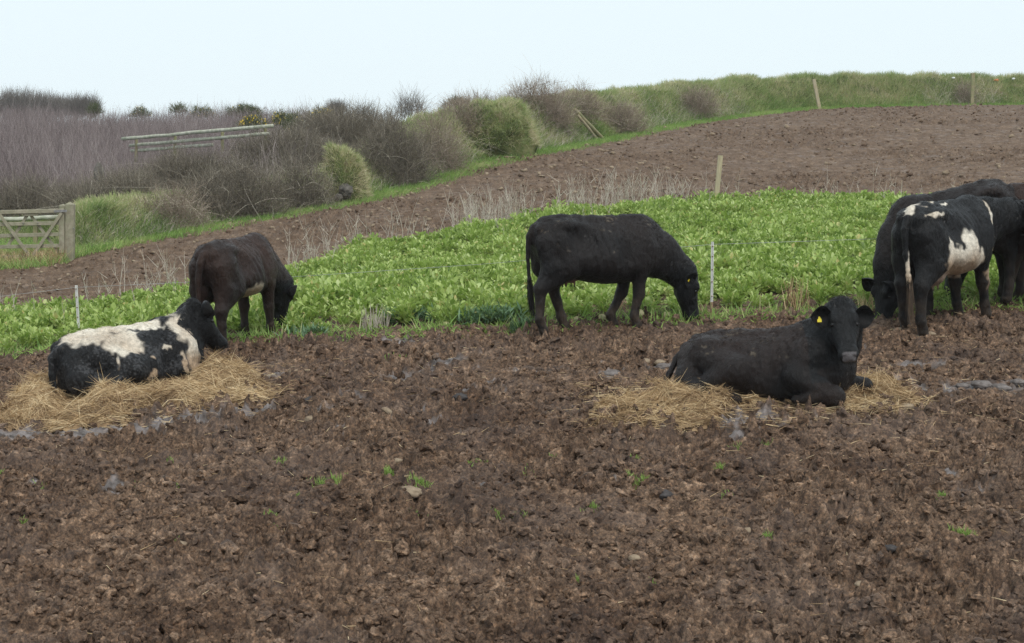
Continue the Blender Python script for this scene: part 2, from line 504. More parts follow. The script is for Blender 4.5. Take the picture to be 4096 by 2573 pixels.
M["sprout"] = m_tint("young_grass_blade", [(0, (.16, .26, .06)), (1, (.34, .44, .13))], .6, .25, .1, .25, (.4, .7, .1))
M["straw"] = m_tint("straw", [(0, (.13, .080, .042)), (.3, (.36, .235, .125)), (.65, (.58, .41, .225)), (1, (.76, .60, .37))], .65, .3, .35, 0, None, 3)
M["stalk"] = m_tint("dead_stalk", [(0, (.38, .33, .26)), (1, (.70, .63, .54))], .8, .2)
M["thorn"] = m_tint("thorn_twig", [(0, (.11, .095, .072)), (.5, (.24, .205, .16)), (.85, (.36, .315, .25)), (1, (.58, .52, .42))], .85, .15, .25, 0, None, 1.2)
M["willow"] = m_tint("willow_stem", [(0, (.15, .118, .112)), (.5, (.28, .225, .22)), (1, (.48, .41, .385))], .8, .15, .3, 0, None, .6)
M["bramble"] = m_tint("bramble_cane", [(0, (.20, .155, .12)), (.5, (.34, .27, .21)), (1, (.56, .48, .38))], .8, .15, .3, 0, None, 1.5)
M["gorse"] = m_tint("gorse_spine", [(0, (.07, .09, .045)), (.7, (.15, .17, .08)), (1, (.24, .23, .12))], .8, .15)
M["bloom"] = m_tint("gorse_flower", [(0, (.62, .40, .01)), (1, (.80, .58, .03))], .6, .2)
M["bark"] = m_tint("bare_branch", [(0, (.16, .14, .125)), (1, (.30, .27, .24))], .9, .1)
M["gatewood"] = m_wood("weathered_gate_timber", (.20, .175, .125), (.37, .335, .25), (.26, .26, .17), (3, 3, 3))
M["railwood"] = m_wood("lichened_rail_timber", (.32, .32, .26), (.58, .57, .47), (.30, .33, .22), (2, 2, 2))
M["newpost"] = m_wood("pale_post_timber", (.33, .27, .17), (.50, .42, .28), (.40, .36, .25), (9, 9, 1.2))
M["greenpost"] = m_wood("mossy_post_timber", (.20, .17, .10), (.36, .31, .19), (.20, .23, .10), (6, 6, 1.5))
M["plastic"] = m_plain("white_post_paint", (.66, .65, .62), .5, .4, .12, 25)
M["rust"] = m_plain("dirty_post_foot", (.30, .20, .13), .8, .2, .4, 25)
M["wire"] = m_plain("fence_wire", (.42, .42, .41), .6, .3, .1)
M["iron"] = m_plain("galvanised_iron", (.30, .29, .28), .5, .5, .2, 30, .6)
M["stone"] = m_stone("field_stone", (.19, .135, .09), (.38, .295, .205))
M["bankstone"] = m_stone("bank_stone", (.06, .055, .048), (.19, .172, .148))
M["turnip"] = m_stone("turnip_skin", (.42, .36, .16), (.66, .60, .36))
M["flint"] = m_stone("dark_clod", (.04, .036, .036), (.095, .085, .083))
M["slurry"] = m_stone("dried_slurry", (.095, .08, .072), (.235, .205, .192))
M["plasticbag"] = m_plain("white_litter", (.7, .7, .7), .6, .3, .05)
M["orange"] = m_plain("orange_litter", (.75, .20, .08), .6, .3, .05)

# ------------------------------------------------------------------ ground: one sheet
def build_ground():
    ys = list(np.arange(-12, 8.4, 1.2)) + [8.9, 9.3]
    y = 9.6
    while y < 90:
        ys.append(y); y += .0098 * (y / 10.4) ** 1.6
    while y < 300:
        ys.append(y); y *= 1.035
    ys = np.array(ys)
    t = np.arange(-.352, .3521, .00072)
    side = .352 + np.cumsum(.004 * 1.13 ** np.arange(1, 40)); side = side[side < 4.5]
    t = np.concatenate([-side[::-1], t, side])
    T, Yg = np.meshgrid(t, ys, indexing='xy')
    X = T * np.maximum(Yg, 8.0)
    x, y = X.ravel(), Yg.ravel()
    x = np.clip(x, -125, 125)
    mk_ = masks(x, y)
    z = G(x, y) + micro(x, y, mk_)
    crop, dry, grass, wet = mk_
    scrub = grass * sstep(-2, -5, x + np.interp(y, [40, 60, 80, 100], [6.5, 1.0, -1.0, -2.0]) - 3) * sstep(2, 6, y - yhedge(x))
    nr, nc = Yg.shape
    i = (np.arange(nr - 1)[:, None] * nc + np.arange(nc - 1)[None, :]).ravel()
    q = np.stack([i, i + 1, i + nc + 1, i + nc], 1)
    o = mk("ground", np.c_[x, y, z], q, M["soil"], attrs={"dry": dry, "grass": grass, "wet": wet, "scrub": scrub})
    o["kind"] = "structure"
build_ground()
# ------------------------------------------------------------------ cattle: smooth-blended solids meshed into one continuous surface
class Solid:
    def __init__(s, lo, hi, h):
        s.lo = np.array(lo, float); s.h = h
        s.n = np.ceil((np.array(hi) - s.lo) / h).astype(int) + 1
        s.F = np.full(s.n, 0.3, np.float32)
    def block(s, lo, hi):
        a = np.clip(np.floor((lo - s.lo) / s.h).astype(int), 0, s.n - 1)
        b = np.clip(np.ceil((hi - s.lo) / s.h).astype(int) + 1, 1, s.n)
        sl = tuple(slice(i, j) for i, j in zip(a, b))
        ax = [s.lo[k] + s.h * np.arange(a[k], b[k]) for k in range(3)]
        P = np.stack(np.meshgrid(*ax, indexing='ij'), -1)
        return sl, P
    def join(s, sl, d, k):
        f = s.F[sl]
        h = np.maximum(k - np.abs(f - d), 0) / k
        s.F[sl] = np.minimum(f, d) - h * h * k * .25
    def cut(s, sl, d, k):
        f = s.F[sl]; d = -d
        h = np.maximum(k - np.abs(f - d), 0) / k
        s.F[sl] = np.maximum(f, d) + h * h * k * .25
    def cone(s, a, b, ra, rb, k=.05, flat=None, fs=1.0):
        """Round cone a-b; along axis `flat` its thickness is multiplied by fs."""
        a, b = np.asarray(a, float), np.asarray(b, float)
        R = max(ra, rb) * max(1, fs) + k + .02
        sl, P = s.block(np.minimum(a, b) - R, np.maximum(a, b) + R)
        q = P - a; ba = b - a
        if flat is not None:
            f = norm(flat); c = (q @ f)[..., None]; cb = (ba @ f)
            q = q + f * (c * (1 / fs - 1)); ba = ba + f * cb * (1 / fs - 1)
        t = np.clip((q @ ba) / max(ba @ ba, 1e-9), 0, 1)
        d = np.linalg.norm(q - t[..., None] * ba, axis=-1) - (ra + (rb - ra) * t)
        if flat is not None and fs < 1: d = d * (fs * .5 + .5)
        s.join(sl, d, k)
    def chain(s, pts, rs, k=.05, **kw):
        for i in range(len(pts) - 1): s.cone(pts[i], pts[i + 1], rs[i], rs[i + 1], k, **kw)
    def ell(s, c, r, k=.05, rot=None, cut=False):
        c, r = np.asarray(c, float), np.asarray(r, float)
        R = r.max() + k + .02
        sl, P = s.block(c - R, c + R)
        q = P - c
        if rot is not None: q = q @ rot
        e = np.linalg.norm(q / r, axis=-1)
        d = (e - 1) * r.min()
        (s.cut if cut else s.join)(sl, d, k)
    def loft(s, O, U, V, W, st, k=.05, p=2.3, egg=0.0, lo=None, hi=None):
        """Swept body: stations (s, top, bottom, half width) along U; V is up, W is sideways."""
        st = np.array(st, float)
        ss = np.linspace(st[0, 0], st[-1, 0], 200)
        prof = [np.interp(ss, st[:, 0], st[:, i]) for i in (1, 2, 3)]
        ker = np.hanning(13); ker /= ker.sum()
        prof = [np.convolve(np.pad(q, 6, mode='edge'), ker, 'valid') for q in prof]
        sl, P = s.block(lo, hi)
        q = P - O
        u, v, w = q @ U, q @ V, q @ W
        t, b, hw = (np.interp(u, ss, z) for z in prof)
        c = (t + b) / 2; hh = np.maximum((t - b) / 2, .01)
        zn = (v - c) / hh
        hw = np.maximum(hw * (1 - egg * np.clip(zn, -.6, 1.2)), .01)
        r = (np.abs(w / hw) ** p + np.abs(zn) ** p) ** (1 / p)
        d = (r - 1) * np.minimum(hw, hh) * .85
        e = np.maximum(np.maximum(ss[0] - u, u - ss[-1]), 0)
        d = np.where(e > 0, np.sqrt(np.maximum(d, 0) ** 2 + e ** 2), d)
        s.join(sl, d, k)
    def mesh(s, smooth=3):
        F = s.F; S = F < 0
        c8 = [S[i:S.shape[0] - 1 + i, j:S.shape[1] - 1 + j, k:S.shape[2] - 1 + k] for i in (0, 1) for j in (0, 1) for k in (0, 1)]
        cnt = sum(c.astype(np.int8) for c in c8)
        cell = np.argwhere((cnt > 0) & (cnt < 8))
        idx = np.full(cnt.shape, -1, np.int64)
        idx[tuple(cell.T)] = np.arange(len(cell))
        acc = np.zeros((len(cell), 3)); num = np.zeros(len(cell))
        cor = np.array([(i, j, k) for i in (0, 1) for j in (0, 1) for k in (0, 1)])
        for a in range(8):
            for b in range(a + 1, 8):
                if np.abs(cor[a] - cor[b]).sum() != 1: continue
                fa = F[tuple((cell + cor[a]).T)]; fb = F[tuple((cell + cor[b]).T)]
                x = (fa < 0) != (fb < 0)
                t = np.where(x, fa / np.where(fa == fb, 1, fa - fb), 0)
                acc += np.where(x[:, None], cor[a] + (cor[b] - cor[a]) * t[:, None], 0); num += x
        V = s.lo + s.h * (cell + acc / num[:, None])
        Q = []
        for ax in range(3):
            sh = [slice(None)] * 3; sh2 = list(sh)
            sh[ax] = slice(0, -1); sh2[ax] = slice(1, None)
            A, B = S[tuple(sh)], S[tuple(sh2)]
            e = np.argwhere(A != B)
            o1, o2 = [(1, 2), (2, 0), (0, 1)][ax]
            ok = (e[:, o1] > 0) & (e[:, o2] > 0) & (e[:, o1] < S.shape[o1] - 1) & (e[:, o2] < S.shape[o2] - 1)
            e = e[ok]
            d1 = np.zeros(3, int); d1[o1] = 1; d2 = np.zeros(3, int); d2[o2] = 1
            q = np.stack([idx[tuple((e - d1 - d2).T)], idx[tuple((e - d2).T)], idx[tuple(e.T)], idx[tuple((e - d1).T)]], 1)
            fl = ~A[tuple(e.T)]
            q[fl] = q[fl][:, ::-1]
            Q.append(q)
        Q = np.concatenate(Q); Q = Q[(Q >= 0).all(1)]
        for _ in range(smooth):
            a = np.zeros_like(V); n = np.zeros(len(V))
            for i in range(4):
                np.add.at(a, Q[:, i], V[Q[:, (i + 1) % 4]]); np.add.at(a, Q[:, (i + 1) % 4], V[Q[:, i]])
                np.add.at(n, Q[:, i], 1); np.add.at(n, Q[:, (i + 1) % 4], 1)
            V = V * .5 + .5 * a / np.maximum(n, 1)[:, None]
        N = np.zeros_like(V)
        fn = np.cross(V[Q[:, 2]] - V[Q[:, 0]], V[Q[:, 3]] - V[Q[:, 1]])
        for i in range(4): np.add.at(N, Q[:, i], fn)
        return V, Q, norm(N)

def ear_mesh(base, d, face, L, W):
    """A cupped leaf-shaped ear with real thickness; d = base to tip, face = way the cup opens."""
    d = norm(d); face = norm(face - d * (np.dot(face, d))); s = np.cross(d, face)
    nu, nv = 9, 7
    f, b = [], []
    for i in range(nu):
        u = i / (nu - 1)
        w = W * (0.42 + 1.05 * math.sin(math.pi * min(u * .93 + .06, 1)) ** .8) * (1 - .55 * u ** 4) * .62
        if i == nu - 1: w *= .28
        for j in range(nv):
            v = j / (nv - 1) * 2 - 1
            cup = (v * v - .45) * w * .75 * (1 - .35 * u)
            p = base + d * (L * u) + s * (w * v) + face * cup
            f.append(p); th = .016 * (1 - abs(v) ** 3) * (1 - .7 * u) + .004
            b.append(p - face * th)
    n = nu * nv
    v = np.array(f + b)
    q = []
    for i in range(nu - 1):
        for j in range(nv - 1):
            a = i * nv + j
            q += [(a, a + 1, a + nv + 1, a + nv), (n + a, n + a + nv, n + a + nv + 1, n + a + 1)]
        for j, r in ((0, 0), (nv - 1, 1)):
            a = i * nv + j
            q.append((a, a + nv, n + a + nv, n + a) if not r else (a, n + a, n + a + nv, a + nv))
    for j in range(nv - 1):
        a = (nu - 1) * nv + j
        q.append((a, a + 1, n + a + 1, n + a))
    return v, np.array(q)

def ball(c, r, n=10):
    v, q = [], []
    for i in range(n + 1):
        th = math.pi * i / n
        for j in range(2 * n):
            ph = math.pi * j / n
            v.append(c + r * np.array([math.sin(th) * math.cos(ph), math.sin(th) * math.sin(ph), math.cos(th)]))
    for i in range(n):
        for j in range(2 * n):
            q.append((i * 2 * n + j, (i + 1) * 2 * n + j, (i + 1) * 2 * n + (j + 1) % (2 * n), i * 2 * n + (j + 1) % (2 * n)))
    return np.array(v), np.array(q)

STAND = [(-.86, 1.13, 1.03, .04), (-.82, 1.21, .88, .13), (-.74, 1.285, .76, .21), (-.60, 1.305, .70, .25), (-.45, 1.295, .64, .275), (-.25, 1.28, .555, .335), (0, 1.27, .51, .365),
         (.2, 1.265, .51, .345), (.4, 1.258, .53, .29), (.54, 1.25, .56, .25), (.66, 1.18, .59, .21), (.76, 1.06, .66, .15), (.82, .94, .76, .05)]
LIE = [(-.86, .40, .26, .04), (-.82, .485, .08, .15), (-.73, .545, -.03, .24), (-.57, .58, -.06, .31), (-.38, .595, -.06, .36), (-.15, .60, -.06, .395), (.1, .62, -.06, .40),
       (.32, .655, -.06, .35), (.5, .685, -.06, .29), (.62, .66, .0, .24), (.73, .56, .08, .175), (.80, .44, .22, .06)]
HEADW = [(-.035, .035, .02, .05), (.0, .075, .06, .095), (.06, .09, .12, .118), (.13, .09, .155, .126), (.20, .082, .158, .116), (.27, .072, .142, .098), (.34, .066, .118, .085), (.40, .062, .112, .080), (.455, .058, .108, .083), (.50, .045, .088, .072), (.53, .015, .045, .045)]
HS = 1.07
HEADW = [tuple(HS * q for q in r) for r in HEADW]

def blob_mask(p, blobs, warp=.08, soft=.2, freq=4.0, seed=0):
    """0..1 white areas: union of ellipsoids (sign 1) minus others (sign -1), with ragged edges."""
    o = seed * 7.3
    q = p + warp * np.stack([n3(p * freq + o), n3(p * freq + 20 + o), n3(p * freq + 40 + o)], 1) + .038 * np.stack([n3(p * 15 + o), n3(p * 17 + 5 + o), n3(p * 17 + 9 + o)], 1)
    m = np.zeros(len(p))
    for c, r, sg in blobs:
        e = np.linalg.norm((q - np.array(c)) / np.array(r), axis=1)
        k = sstep(1 + soft, 1 - soft, e)
        m = np.maximum(m, k) if sg > 0 else m * (1 - k)
    return m

def make_cow(label, px, py, psi, pose, head, neck, legs, tail, white=(), brown=.0, scale=1.0, pitch=None, group="cattle in the muddy field",
             head_world=True, h=.0135, seed=0, eartag=(1,), ear_dirs=None, fur_n=15000, dz=0.0, xy=None, udder=None, mud=.5, torso=None, spots=0.0, switch=.25, dusty=0.0, dpitch=0.0, switch_col=None):
    rg = np.random.default_rng(100 + seed)
    g = gp(px, py) if xy is None else np.array([xy[0], xy[1], float(G(*xy))])
    c, s_ = math.cos(psi), math.sin(psi)
    fx = G(g[0] + .6 * c, g[1] + .6 * s_) - G(g[0] - .6 * c, g[1] - .6 * s_)
    if pitch is None: pitch = math.atan2(fx, 1.2) + dpitch
    Rz = np.array(Euler((0, -pitch, psi), 'XYZ').to_matrix())
    toL = lambda v: Rz.T @ np.asarray(v, float)
    ou, ov = head["u"], head["v"]
    if head_world: ou, ov = toL(ou), toL(ov)
    U = norm(ou); Vv = norm(ov - U * np.dot(ov, U)); W = np.cross(Vv, U)          # W points to the animal's left
    O = np.asarray(head["p"], float)
    pts = np.array([O, O + U * .55] + [p for lg in legs for p in lg[0]] + [p for p in neck[0]] + [(-.95, 0, .1), (.9, 0, 1.35 if pose == 'stand' else .85)] + [p for p in tail[0]])
    lo = pts.min(0) - .2; hi = pts.max(0) + .2
    lo[1] = min(lo[1], -.52); hi[1] = max(hi[1], .52)
    S = Solid(lo, hi, h)
    X, Y, Z = np.eye(3)
    st = torso or (STAND if pose == 'stand' else LIE)
    S.loft(np.zeros(3), X, Z, Y, st, k=.04, p=2.15, egg=.29 if pose == 'stand' else .24, lo=np.array([-1.0, -.6, -.1]), hi=np.array([1.0, .6, 1.5]))
    zt = lambda x: np.interp(x, [a[0] for a in st], [a[1] for a in st])
    hw = lambda x: np.interp(x, [a[0] for a in st], [a[3] for a in st])
    # spine, hip bones, pin bones, shoulder blades, hollow flanks
    xs = np.linspace(-.7, .5, 7)
    for a, b in zip(xs[:-1], xs[1:]): S.cone((a, 0, zt(a) - .035), (b, 0, zt(b) - .035), .045, .045, .09)
    for sg in (1, -1):
        S.ell((-.50, sg * (hw(-.5) * .74), zt(-.5) - .085), (.12, .07, .055), .13)
        S.ell((-.79, sg * .10, zt(-.79) - .06), (.06, .05, .06), .07)
        S.ell((.44, sg * hw(.44) * .74, zt(.44) - .31), (.13, .075, .20), .09)
        S.ell((-.32, sg * (hw(-.32) + .030), zt(-.32) - .21), (.13, .11, .15), .11, cut=True)
        S.ell((.20, sg * (hw(.2) + .05), zt(.2) - .34), (.07, .085, .22), .12, cut=True)
    # neck
    P, R = neck
    R = [r * q for r, q in zip(R, (.95, 1.03, 1.05, 1.05))]
    for i in range(len(P) - 1):
        S.cone(P[i], P[i + 1], R[i], R[i + 1], .12, flat=Y, fs=.68)
    if pose == 'stand': S.cone((.66, 0, st[-2][2] + .06), np.array(P[-2]) + (-.02, 0, -.04), .075, .05, .16)
    # head
    m = .8
    hs = HS * head.get("s", 1.0)
    S.loft(O, U, Vv, W, [(a * hs / HS, b * hs / HS, -c_ * hs / HS, d * hs / HS) for a, b, c_, d in HEADW], k=.05, p=2.3, egg=-.10, lo=O - m, hi=O + U * .2 + m)
    H = lambda u, v, w: O + hs * (U * u + Vv * v + W * w)
    Rm = np.stack([U, Vv, W], 1)
    S.ell(H(-.02, .045, 0), (.085, .065, .088), .06, rot=Rm)
    for sg in (1, -1):
        S.ell(H(.135, .075, sg * .085), (.05, .03, .035), .035, rot=Rm)
        S.ell(H(.165, -.07, sg * .085), (.09, .075, .035), .05, rot=Rm)
        S.ell(H(.455, .0, sg * .045), (.05, .045, .035), .03, rot=Rm)
        S.ell(H(.185, .045, sg * .132), (.032, .024, .022), .02, rot=Rm, cut=True)
        S.ell(H(.515, .022, sg * .046), (.022, .017, .013), .012, rot=Rm, cut=True)
    S.cone(H(.51, -.03, .05), H(.51, -.03, -.05), .008, .008, .008)
    # legs
    for lp, lr in legs:
        S.chain(lp, [r * 1.04 for r in lr], .045)
    if udder is not None:
        S.ell(udder[0], udder[1], .06)
        for ix in (-.05, .06):
            for iy in (-.05, .05):
                b = np.array(udder[0]) + (ix, iy, -udder[1][2] * .9)
                S.cone(b, b + (0, 0, -.05), .016, .012, .02)
    S.chain(tail[0], tail[1], .02)
    V, Q, N = S.mesh(3)
    nb = len(V)
    side = sstep(.5, .9, np.abs(N[:, 1])) * sstep(-.32, -.18, V[:, 0]) * sstep(.34, .2, V[:, 0]) * sstep(zt(0) * 1.0, zt(0) * .86, V[:, 2]) * sstep(zt(0) * .40, zt(0) * .58, V[:, 2])
    V = V + N * (.0045 * side * np.sin((V[:, 0] + .25 * V[:, 2]) * 66))[:, None]
    V = V + N * (.006 * n3(V * 9 + seed) + .004 * n3(V * 21 + seed))[:, None]
    # ears
    allv, allq, ear_v = [V], [Q], []
    n0 = nb; tagpts = []
    for k_, sg in enumerate((1, -1)):
        d = W * sg * 1.0 - U * .12 - Vv * .02 if ear_dirs is None else (toL(ear_dirs[k_]) if head_world else np.array(ear_dirs[k_]))
        face = U * .5 + Vv * .55 - W * sg * .1
        b = H(.085, .02, sg * .108)
        ev, eq = ear_mesh(b, d, face, .178, .12)
        allv.append(ev); allq.append(eq + n0); n0 += len(ev); ear_v.append(ev)
        dd = norm(d); ff = norm(face - dd * np.dot(face, dd))
        tagpts.append((b + dd * .10, dd, ff))
    Vall = np.concatenate(allv); Qall = np.concatenate(allq)
    Nall = np.concatenate([N] + [np.tile(Vv, (len(e), 1)) for e in ear_v])
    hl = (Vall - O) @ Rm / hs                      # head coordinates
    on_head = (hl[:, 0] > -.08) & (hl[:, 0] < .6) & (np.abs(hl[:, 1]) < .25) & (np.abs(hl[:, 2]) < .3)
    def pigment(p, var=None):
        blk = np.array([.0070, .0066, .0070]); brn = np.array([.044, .0215, .0140]); wht = np.array([.76, .69, .58]); tan = np.array([.42, .30, .20])
        b = np.clip(brown * (.9 + 1.1 * n3(p * 2.3 + seed) + .8 * sstep(.5 * zt(0), zt(0), p[:, 2])), 0, 1)[:, None]
        colr = blk * (1 - b) + brn * b
        if len(white):
            w = blob_mask(p, white, seed=seed)[:, None]
            t = np.clip(.35 + .6 * n3(p * 3.1 + 3) + 1.1 * sstep(zt(0) * .75, zt(0) * .38, p[:, 2]) - .2, 0, 1)[:, None]
            colr = colr * (1 - w) + (wht * (1 - t) + tan * t) * w
        if spots:
            sp = (spots * sstep(.15, .6, n3(p * 42 + 3) + .8 * n3(p * 6 + 1)))[:, None]
            colr = colr * (1 - sp) + np.maximum(colr, np.array([.20, .20, .21])) * sp
        if mud:
            md = sstep(.62, .1, p[:, 2]) if pose == 'stand' else .35 * sstep(.25, .0, p[:, 2])
            md = np.clip(md * (.55 + .9 * n3(p * 8) + .4 * n3(p * 25)), 0, 1)[:, None] * mud
            colr = colr * (1 - md) + np.array([.085, .060, .043]) * md
        if dusty:
            dm = (sstep(.30, .55, n3(p * 6.5 + 3)) * sstep(.1, .5, n3(p * 31)) * dusty * sstep(.55, .75, p[:, 2] / zt(0)))[:, None]
            colr = colr * (1 - dm) + np.array([.20, .16, .115]) * dm
        return colr
    pig = pigment(Vall)
    nose = on_head & (hl[:, 0] > .475) & (hl[:, 1] > -.022) & (np.abs(hl[:, 2]) < .058) & (np.arange(len(Vall)) < nb)
    lips = on_head & (hl[:, 0] > .44) & (hl[:, 1] <= -.028)
    hsel = on_head & ~nose
    pig[hsel] = np.where(True, np.array([.0065, .0065, .007]), pig[hsel]) if not head.get("keep") else pig[hsel]
    pig[nose] = np.array([.11, .098, .10]); pig[lips] *= 1.5
    e0 = nb
    pig[e0:] = np.array([.0065, .006, .006])
    if udder is not None:
        du = np.linalg.norm((Vall - np.array(udder[0]) + (0, 0, .03)) / (np.array(udder[1]) * 1.15), axis=1)
        f = sstep(1.1, .9, du)[:, None] * .9
        pig = pig * (1 - f) + np.array(udder[2]) * f
    gl = np.where(nose, 1.0, 0.0)
    hoof = Vall[:, 2] < .045
    if pose == 'stand': pig[hoof] = pig[hoof] * .5 + np.array([.03, .022, .016])
    loc = (g[0], g[1], g[2] + dz)
    body = mk("cow", Vall, Qall, M["hide"], attrs={"pigment": pig, "gloss": gl})
    body.location = loc; body.rotation_euler = (0, -pitch, psi); body.scale = (scale,) * 3
    tag(body, label, "cow", group)
    # coat: short hair following the body
    tri = Qall[:len(Q)]
    ar = np.linalg.norm(np.cross(V[tri[:, 2]] - V[tri[:, 0]], V[tri[:, 3]] - V[tri[:, 1]]), axis=1)
    fur_n = int(fur_n * .7)
    f = rg.choice(len(tri), fur_n, p=ar / ar.sum())
    bw = rg.dirichlet((1, 1, 1, 1), fur_n)
    fp = (V[tri[f]] * bw[:, :, None]).sum(1); fn = norm((N[tri[f]] * bw[:, :, None]).sum(1))
    hh = (fp - O) @ Rm / hs
    isneck = (fp[:, 0] > .62); ishead = (hh[:, 0] > -.05) & (np.abs(hh[:, 1]) < .2) & (np.abs(hh[:, 2]) < .2)
    flow = np.tile(np.array([-.55, 0, -.75]), (fur_n, 1)) + .55 * np.stack([n3(fp * 4), n3(fp * 4 + 9), n3(fp * 4 + 18)], 1) + .25 * rg.normal(size=(fur_n, 3))
    flow[ishead] = -U * .6 + .2 * rg.normal(size=(ishead.sum(), 3))
    flow = flow - fn * (flow * fn).sum(1)[:, None]
    curl = np.clip(.5 + n3(fp * 7 + 2), 0, 1)
    top = sstep(.75, .95, fp[:, 2] / max(zt(0), .1)) + isneck * .8
    ln = (.011 + .013 * rg.random(fur_n)) * (1 + .7 * curl + .6 * top) * np.where(ishead & (hh[:, 0] > .06), .45, 1.0) * np.where(fp[:, 2] < .35 * (pose == 'stand'), .6, 1)
    D = norm(flow) + fn * (.04 + .09 * curl + .28 * top * rg.random(fur_n))[:, None]
    keep = ~((hh[:, 0] > .44) & ishead) & (fp[:, 2] > .07 * (pose == 'stand'))
    fv, fq, ft = strands((fp - fn * .004)[keep], D[keep], ln[keep], (.0014 + .0012 * rg.random(fur_n))[keep], 2, bend=(-fn * (.35 * ln)[:, None])[keep], rng=rg)
    fc = pigment(fp)
    fc[ishead & (hh[:, 0] > -.02)] = (.0065, .0065, .007)
    fc = fc * (0.75 + .6 * rg.random((fur_n, 1)) ** 1.3) + .0015 * rg.random((fur_n, 1))
    fcv = np.repeat(fc[keep], 6, axis=0)
    mk("coat", fv, fq, M["fur"], body, attrs={"pigment": fcv})
    # switch of the tail
    if switch:
        tp = np.array(tail[0]); n = 420 if switch_col is None else 190
        t = rg.random(n); a, b = tp[-2], tp[-1]
        sp = a + (b - a) * t[:, None] + rg.normal(size=(n, 3)) * .012
        sd = norm(b - a + np.array([0, 0, -.3 * np.linalg.norm(b - a)])) + rg.normal(size=(n, 3)) * .055
        sv, sq, _ = strands(sp, sd, switch * (.6 + .6 * rg.random(n)), .003, 3, rng=rg)
        sc_ = (pigment(sp) if switch_col is None else np.tile(np.array(switch_col), (n, 1)) * (.55 + .9 * t[:, None])) * (.6 + rg.random((n, 1)))
        mk("tail_switch", sv, sq, M["fur"], body, attrs={"pigment": np.repeat(sc_, 8, axis=0)})
    for sg in (1, -1):
        v, q = ball(H(.185, .044, sg * .103), .020, 8)
        mk("eye", v, q, M["eye"], body)
    for k_ in eartag:
        b, dd, ff = tagpts[k_]
        mb = MB(); sd = np.cross(dd, ff)
        p0 = b + ff * .008
        dn = norm(-Vv * .8 + dd * .25) if head.get("tag_down") is None else norm(toL(head["tag_down"]))
        sd2 = norm(np.cross(dn, ff)); nrm = np.cross(sd2, dn)
        ts = head.get('tag', .75)
        out = [(-.010, 0), (.010, 0), (.012, .018), (.026, .030), (.027, .062), (-.027, .062), (-.026, .030), (-.012, .018)]
        fr = [p0 + sd2 * x + dn * y + nrm * .002 for x, y in [(a_ * ts, b_ * ts) for a_, b_ in out]]; bk = [p0 + sd2 * x + dn * y - nrm * .002 for x, y in [(a_ * ts, b_ * ts) for a_, b_ in out]]
        tr = [(0, i, i + 1) for i in range(1, 7)] + [(8, 8 + i + 1, 8 + i) for i in range(1, 7)]
        mb.add(fr + bk, [(i, 8 + i, 8 + (i + 1) % 8, (i + 1) % 8) for i in range(8)], tr)
        sv, sq = ball(p0, .008 * ts, 5); mb.add(sv, sq)
        mb.build("ear_tag", M["tag"], body, smooth=False)
    return body

def leg_hind(y, dx=0.0, bend=0.0, sweep=0.0):
    """hip, stifle, hock, fetlock, hoof; dx moves the foot, sweep moves the hock."""
    sg = 1 if y > 0 else -1
    return ([(-.60, y * .72, 1.03), (-.46 + dx * .2, y * 1.05, .74), (-.735 + dx * .7 + sweep, y, .50), (-.715 + dx, y, .15), (-.665 + dx, y, .02)],
            [.175, .145, .070, .046, .056])
def leg_butt(y, dx=0.0):
    return ([(-.73, y * .75, 1.02), (-.66, y * .95, .74), (-.735 + dx * .7, y, .52)], [.125, .13, .06])
def leg_fore(y, dx=0.0, knee=0.0):
    return ([(.50, y * .9, .90), (.43 + dx * .1, y * 1.08, .68), (.46 + dx * .5 + knee, y, .385), (.455 + dx, y, .13), (.495 + dx, y, .02)],
            [.135, .095, .062, .043, .056])
def four(yh, yf, d):
    L = []
    for sg, k in ((1, 0), (-1, 1)):
        L += [leg_hind(sg * yh, d[k]), leg_butt(sg * yh, d[k]), leg_fore(sg * yf, d[2 + k])]
    return L
# ------------------------------------------------------------------ the seven animals
D2R = math.radians
TAIL_DOWN = ([(-.83, 0, 1.20), (-.895, 0, 1.10), (-.91, 0, .85), (-.90, 0, .60), (-.89, 0, .48)], [.042, .034, .026, .022, .020])
GRAZE_NECK = ([(.50, 0, 1.00), (.78, 0, .82), (1.00, 0, .62), (1.08, 0, .52)], [.27, .20, .150, .125])
# black cow grazing side-on in the middle
make_cow("black cow grazing side-on in the middle, beside the right white fence post", 2410, 1312, D2R(20), 'stand',
         dict(p=(1.10, 0, .575), u=(.16, .02, -.98), v=(.95, .1, .15), s=1.05, tag=.5, tag_down=(-.3, -.2, -.6)),
         GRAZE_NECK, four(.16, .16, (.26, -.13, -.28, -.12)), TAIL_DOWN, seed=1, mud=.75, dusty=.5, brown=.10,
         ear_dirs=[(-.35, .9, .25), (-.45, -.75, .42)], udder=((-.42, 0, .60), (.10, .09, .06), (.20, .10, .085)), eartag=(1,), fur_n=39000, switch=.3, scale=.95, dpitch=D2R(-3))
